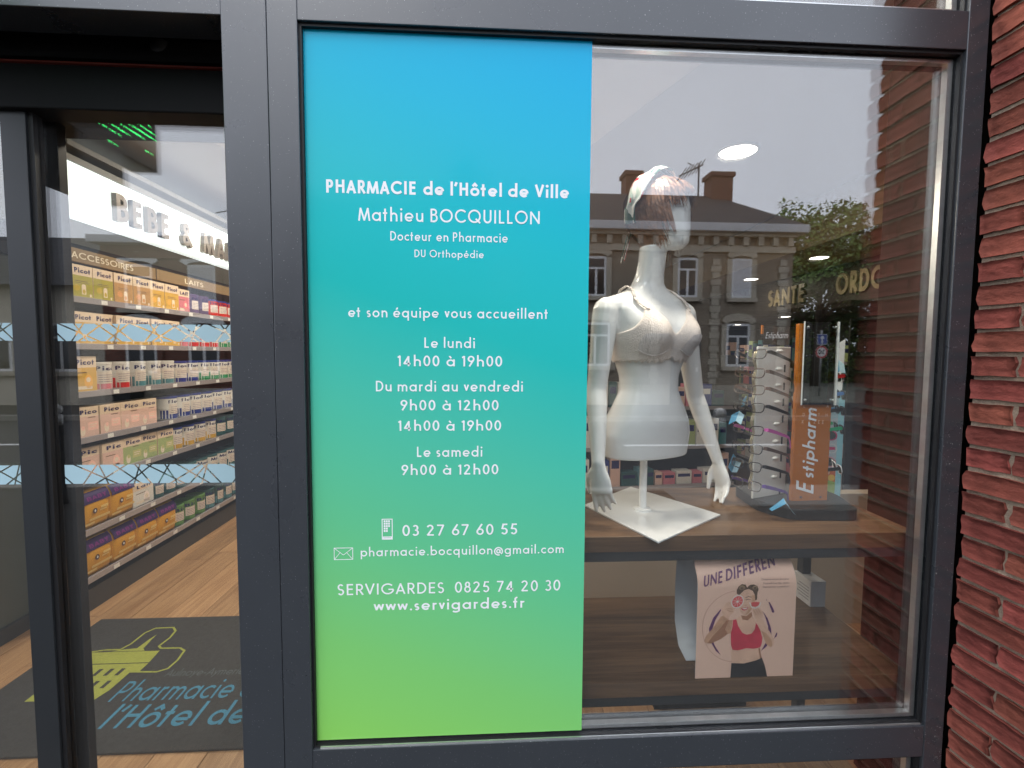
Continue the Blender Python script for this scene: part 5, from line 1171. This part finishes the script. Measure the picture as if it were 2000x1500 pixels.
for x in (X1-.3, 5.1, 6.95): 
    q = MB()
    for k in range(19): q.box(x-(.16 if k % 2 else .11), -.019, .62+k*.2, x+(.16 if k % 2 else .11), .022, .8+k*.2)
    q.build('quoin', STONE, ho)
# neighbour shopfront with pale render, further along
sh_h = thing('rendered_house', 'pale rendered house beside the buff brick house across the street', 'house', (-2.65, HY, -.02))
q = MB(); q.box(-4.3, -7, 0, 0, -.03, 5.4); q.build('wall', M('pale render', (.5, .49, .47), .8, var=.08, vscale=2), sh_h)
q = MB(); q.add([(-4.4, .2, 5.4), (.04, .2, 5.4), (.04, -7, 5.4), (-4.4, -7, 5.4), (-4.4, -3, 7.0), (.04, -3, 7.0)], [(0, 1, 5, 4), (2, 3, 4, 5), (1, 2, 5), (3, 0, 4)]); q.build('roof', SLATE, sh_h)
for x in (-3.2, -1.2): win_part(sh_h, x, 3.3, .9, 1.3); win_part(sh_h, x, 1.0, .9, 1.4)
# -- low red brick building with flat roof, mirrored in the door
rb = thing('brick_house', 'dark red brick building with flat roof and white lintels across the street', 'house', (-10.0, -11.6, -.02))
q = MB(); q.box(0, -6, 0, 7.0, -.02, 4.3); q.build('wall', REDB, rb); q = MB(); q.box(-.15, -6, 4.3, 7.1, .25, 4.5); q.build('roof_edge', ZINC, rb, bevel=.02)
q = MB(); q.box(-.0, -.019, 3.95, 7.0, .06, 4.1); q.build('string_course', REDB, rb)
for x in (.95, 2.55, 4.1, 5.8): win_part(rb, x, 2.65, .72, 1.15, 0, x in (2.55,), True, True); win_part(rb, x, .95, .8, 1.25, 0, False, True, True)
q = MB(); q.box(0, -.019, 0, 7, .04, .55); q.build('plinth', STONE, rb)
q = MB(); q.tube([(2.3, -2, 4.5), (2.3, -2, 6.0)], .025, 6); q.tube([(1.9, -2, 5.7), (2.8, -2, 5.9)], .018, 5); q.build('aerial', MATS['aerial metal'], rb)
gh = thing('cream_house', 'cream house with dark tiled roof at the far end of the street', 'house', (-16.5, -12.5, -.02))
q = MB(); q.box(0, -6, 0, 6.0, -.02, 3.4); q.build('wall', M('cream render', (.55, .5, .41), .8, var=.06, vscale=2), gh)
q = MB(); q.add([(-.3, .4, 3.3), (6.2, .4, 3.3), (6.2, -6.4, 3.3), (-.3, -6.4, 3.3), (-.3, -3, 5.3), (6.2, -3, 5.3)], [(0, 1, 5, 4), (2, 3, 4, 5), (1, 2, 5), (3, 0, 4)]); q.build('roof', SLATE, gh)
for x in (1.2, 2.9, 4.7): win_part(gh, x, .95, .95, 1.35, 0, False, False)
# -- bollards with white ball heads
def bollard(first, x, y, label):
    global B0
    if first:
        B0 = bpy.data.objects.new('bollard', None); COL.objects.link(B0); r = B0
        q = MB(); q.lathe([(.06, 0), (.06, .03), (.05, .05), (.047, .78), (.047, .79)], n=20); q.build('post', M('bollard black', (.02, .021, .023), .35), r, True)
        q = MB(); q.lathe([(.048, .79), (.048, .885), (.036, .895), (.03, .905)], n=20); q.build('collar', WHITE, r, True)
        q = MB(); q.lathe([(.03, .9)]+[(.052*sin(a), .945-.052*cos(a)) for a in [.6+.25*k for k in range(10)]], n=20); q.build('ball_head', WHITE, r, True)
    else:
        r = B0.copy(); COL.objects.link(r)
        for c in list(B0.children): copy_part(c, r)
    r.location = (x, y, -.02); tag(r, label, 'bollard', 'white headed bollards along the kerb')
bollard(True, -4.22, -3.3, 'black bollard with white ball head mirrored in the glass door'); bollard(False, 2.33, -3.3, 'black bollard with white ball head mirrored behind the mannequin hand')
bollard(False, -.7, -3.3, 'black bollard with white ball head mirrored behind the printed panel')
# -- wheelie bin
wbin = thing('wheelie_bin', 'dark wheelie bin standing before the brick building across the street', 'bin', (-9.15, -11.2, -.02))
q = MB(); q.loft([[(sx*w_, sy*d_, z) for sx, sy in ((-1, -1), (1, -1), (1, 1), (-1, 1))] for z, w_, d_ in ((.08, .2, .22), (.95, .27, .32))]); q.build('body', M('bin plastic', (.025, .03, .03), .5), wbin, bevel=.02)
q = MB(); q.box(-.29, -.35, .952, .29, .34, 1.02); q.build('lid', M('bin lid', (.04, .045, .045), .5), wbin, bevel=.02)
for sg in (-1, 1):
    q = MB(); q.lathe([(.02, -.03), (.1, -.03), (.1, .03), (.02, .03)], n=14); o = q.build('wheel', BLACK, wbin, loc=(sg*.22, .2, .1)); o.rotation_euler = (0, pi/2, 0)
# -- road signs on one post
rs = thing('road_sign', 'one way arrow sign above a speed limit sign on grey post across the street', 'road sign', (12.52, -16, -.02))
q = MB(); q.tube([(0, 0, 0), (0, 0, 2.45)], .03, 10); q.build('post', M('galvanised', (.4, .41, .42), .4, .7), rs, True)
q = MB(); q.box(-.19, .034, 1.93, .19, .044, 2.31); bs = q.build('arrow_plate', WHITE, rs)
q = MB(); q.box(-.175, .0445, 1.945, .175, .0465, 2.295); q.build('blue_field', M('sign blue', (.02, .06, .3), .4), bs)
q = MB(); q.add([(a, .048, b) for a, b in ((.03, 1.97), (-.03, 1.97), (-.03, 2.15), (-.1, 2.15), (0, 2.27), (.1, 2.15), (.03, 2.15))], [(0, 1, 2, 3, 4, 5, 6)]); q.build('arrow', WHITE, bs)
def disk(r0, y, m, nm, par, r1=0):
    q = MB(); n = 28
    if r1: 
        q.add([(r0*cos(2*pi*k/n), y, 1.65+r0*sin(2*pi*k/n)) for k in range(n)]+[(r1*cos(2*pi*k/n), y, 1.65+r1*sin(2*pi*k/n)) for k in range(n)], [(k, n+k, n+(k+1) % n, (k+1) % n) for k in range(n)])
    else:
        q.add([(r0*cos(2*pi*k/n), y, 1.65+r0*sin(2*pi*k/n)) for k in range(n)]+[(r0*cos(2*pi*k/n), y-.008, 1.65+r0*sin(2*pi*k/n)) for k in range(n)], [tuple(range(n-1, -1, -1)), tuple(range(n, 2*n))]+[(k, (k+1) % n, n+(k+1) % n, n+k) for k in range(n)])
    return q.build(nm, m, par)
rd = disk(.235, .044, WHITE, 'speed_plate', rs); disk(.23, .0455, M('sign red', (.5, .02, .02), .4), 'red_ring', rd, .175)
q = MB(); text_mesh(q, '30', lambda a, b, l: (-a, .046+l, b), -.13, .13, 1.56, .18, .17); q.build('numerals', BLACK, rd)
# -- pharmacy cross projecting over the entrance
px = thing('pharmacy_cross', 'projecting black pharmacy cross with green lights over the entrance', 'shop sign', (-1.6, -.41, 2.46))
cr = [(-.12, -.34), (.12, -.34), (.12, -.12), (.34, -.12), (.34, .12), (.12, .12), (.12, .34), (-.12, .34), (-.12, .12), (-.34, .12), (-.34, -.12), (-.12, -.12)]
q = MB(); n = 12; q.add([(.06, a, b) for a, b in cr]+[(-.06, a, b) for a, b in cr], [tuple(range(n)), tuple(range(2*n-1, n-1, -1))]+[((k+1) % n, k, n+k, n+(k+1) % n) for k in range(n)]); q.build('case', M('cross case', (.008, .009, .009), .4), px, bevel=.004)
q = MB(); q.box(-.03, .3405, -.03, .03, .411, .03); q.build('bracket', FRAME2, px)
LEDM = M('green light', (.05, 1, .2), .4, emit=9); LEDO = M('unlit light', (.02, .03, .02), .3)
q = MB(); rn = random.Random(8)
for i in range(-13, 14):
    for j in range(-13, 14):
        a, b = i*.0245, j*.0245
        if abs(a) < .108 or abs(b) < .108:
            lit = (-.30 < a < .06 and -.03 < b+(a+.12)*.25 < .085) or rn.random() < .02
            q.add([(.0605, a-.006, b-.004), (.0605, a+.006, b-.004), (.0605, a+.006, b+.004), (.0605, a-.006, b+.004)], [(0, 1, 2, 3)], 0 if lit else 1)
lo2 = q.build('light_matrix', [LEDM, LEDO], px); lo2['kind'] = 'stuff'

# ================================================================== trees across the street
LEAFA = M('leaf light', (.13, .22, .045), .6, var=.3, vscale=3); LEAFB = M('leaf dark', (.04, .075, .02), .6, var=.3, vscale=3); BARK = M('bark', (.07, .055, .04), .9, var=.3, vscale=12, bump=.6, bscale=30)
def tree(x, y, H, R, seed, label, n=5200):
    rn = random.Random(seed); t = thing('street_tree', label, 'tree', (x, y, -.03), group='trees across the street'); q = MB()
    q.tube([(0, 0, 0), (.05, 0, H*.2), (.02, .06, H*.42), (.1, 0, H*.6)], [.22, .17, .14, .08], 10); ends = []
    for k in range(11):
        a = 2*pi*k/11+rn.uniform(-.3, .3); z0 = H*rn.uniform(.25, .55); r = R*rn.uniform(.55, .92); e = Vector((r*cos(a), r*sin(a), z0+H*rn.uniform(.12, .38)))
        q.tube([(.05, 0, z0), tuple(e*.5+Vector((0, 0, z0*.55))), tuple(e)], [.075, .05, .02], 6); ends.append(e)
    q.build('trunk', BARK, t, True)
    blobs = [(e+Vector((rn.uniform(-.4, .4), rn.uniform(-.4, .4), rn.uniform(-.2, .5))), R*rn.uniform(.26, .42)) for e in ends for _ in range(2)] + [(Vector((rn.uniform(-.4, .4)*R, rn.uniform(-.4, .4)*R, H*rn.uniform(.6, .88))), R*rn.uniform(.28, .42)) for _ in range(9)]
    c = MB()
    for _ in range(n):
        b, r = rn.choice(blobs); d = Vector((rn.gauss(0, 1), rn.gauss(0, 1), rn.gauss(0, .8))).normalized(); p = b+d*r*rn.uniform(.55, 1.08)**.7; s = rn.uniform(.07, .14)
        u = Vector((rn.gauss(0, 1), rn.gauss(0, 1), rn.gauss(0, 1))).normalized(); w = u.cross(d)
        if w.length < .1: continue
        w.normalize(); u = (u*.7+d*.3)
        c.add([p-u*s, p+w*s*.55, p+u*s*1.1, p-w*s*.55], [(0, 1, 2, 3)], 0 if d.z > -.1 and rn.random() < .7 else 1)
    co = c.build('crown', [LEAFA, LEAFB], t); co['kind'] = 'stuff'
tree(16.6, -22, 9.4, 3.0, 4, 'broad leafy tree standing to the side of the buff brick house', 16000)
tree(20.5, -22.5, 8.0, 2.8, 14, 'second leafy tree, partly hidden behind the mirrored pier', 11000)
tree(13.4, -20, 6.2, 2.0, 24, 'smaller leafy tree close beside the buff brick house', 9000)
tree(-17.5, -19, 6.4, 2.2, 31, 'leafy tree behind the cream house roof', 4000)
hg = MB(); rn = random.Random(77)
for _ in range(18000):
    p = Vector((rn.uniform(9.8, 26), -25+rn.uniform(-.8, .8), rn.uniform(0, 4.3)*(1-.15*rn.random()))); s = rn.uniform(.1, .18); u = Vector((rn.gauss(0, 1), rn.gauss(0, 1), rn.gauss(0, 1))).normalized(); w = u.orthogonal().normalized()
    hg.add([p-u*s, p+w*s*.6, p+u*s, p-w*s*.6], [(0, 1, 2, 3)], rn.random() < .65)
o = hg.build('hedge', [LEAFA, LEAFB]); tag(o, 'tall dark hedge below the trees across the street', 'hedge'); 
print('objects', len(bpy.data.objects))
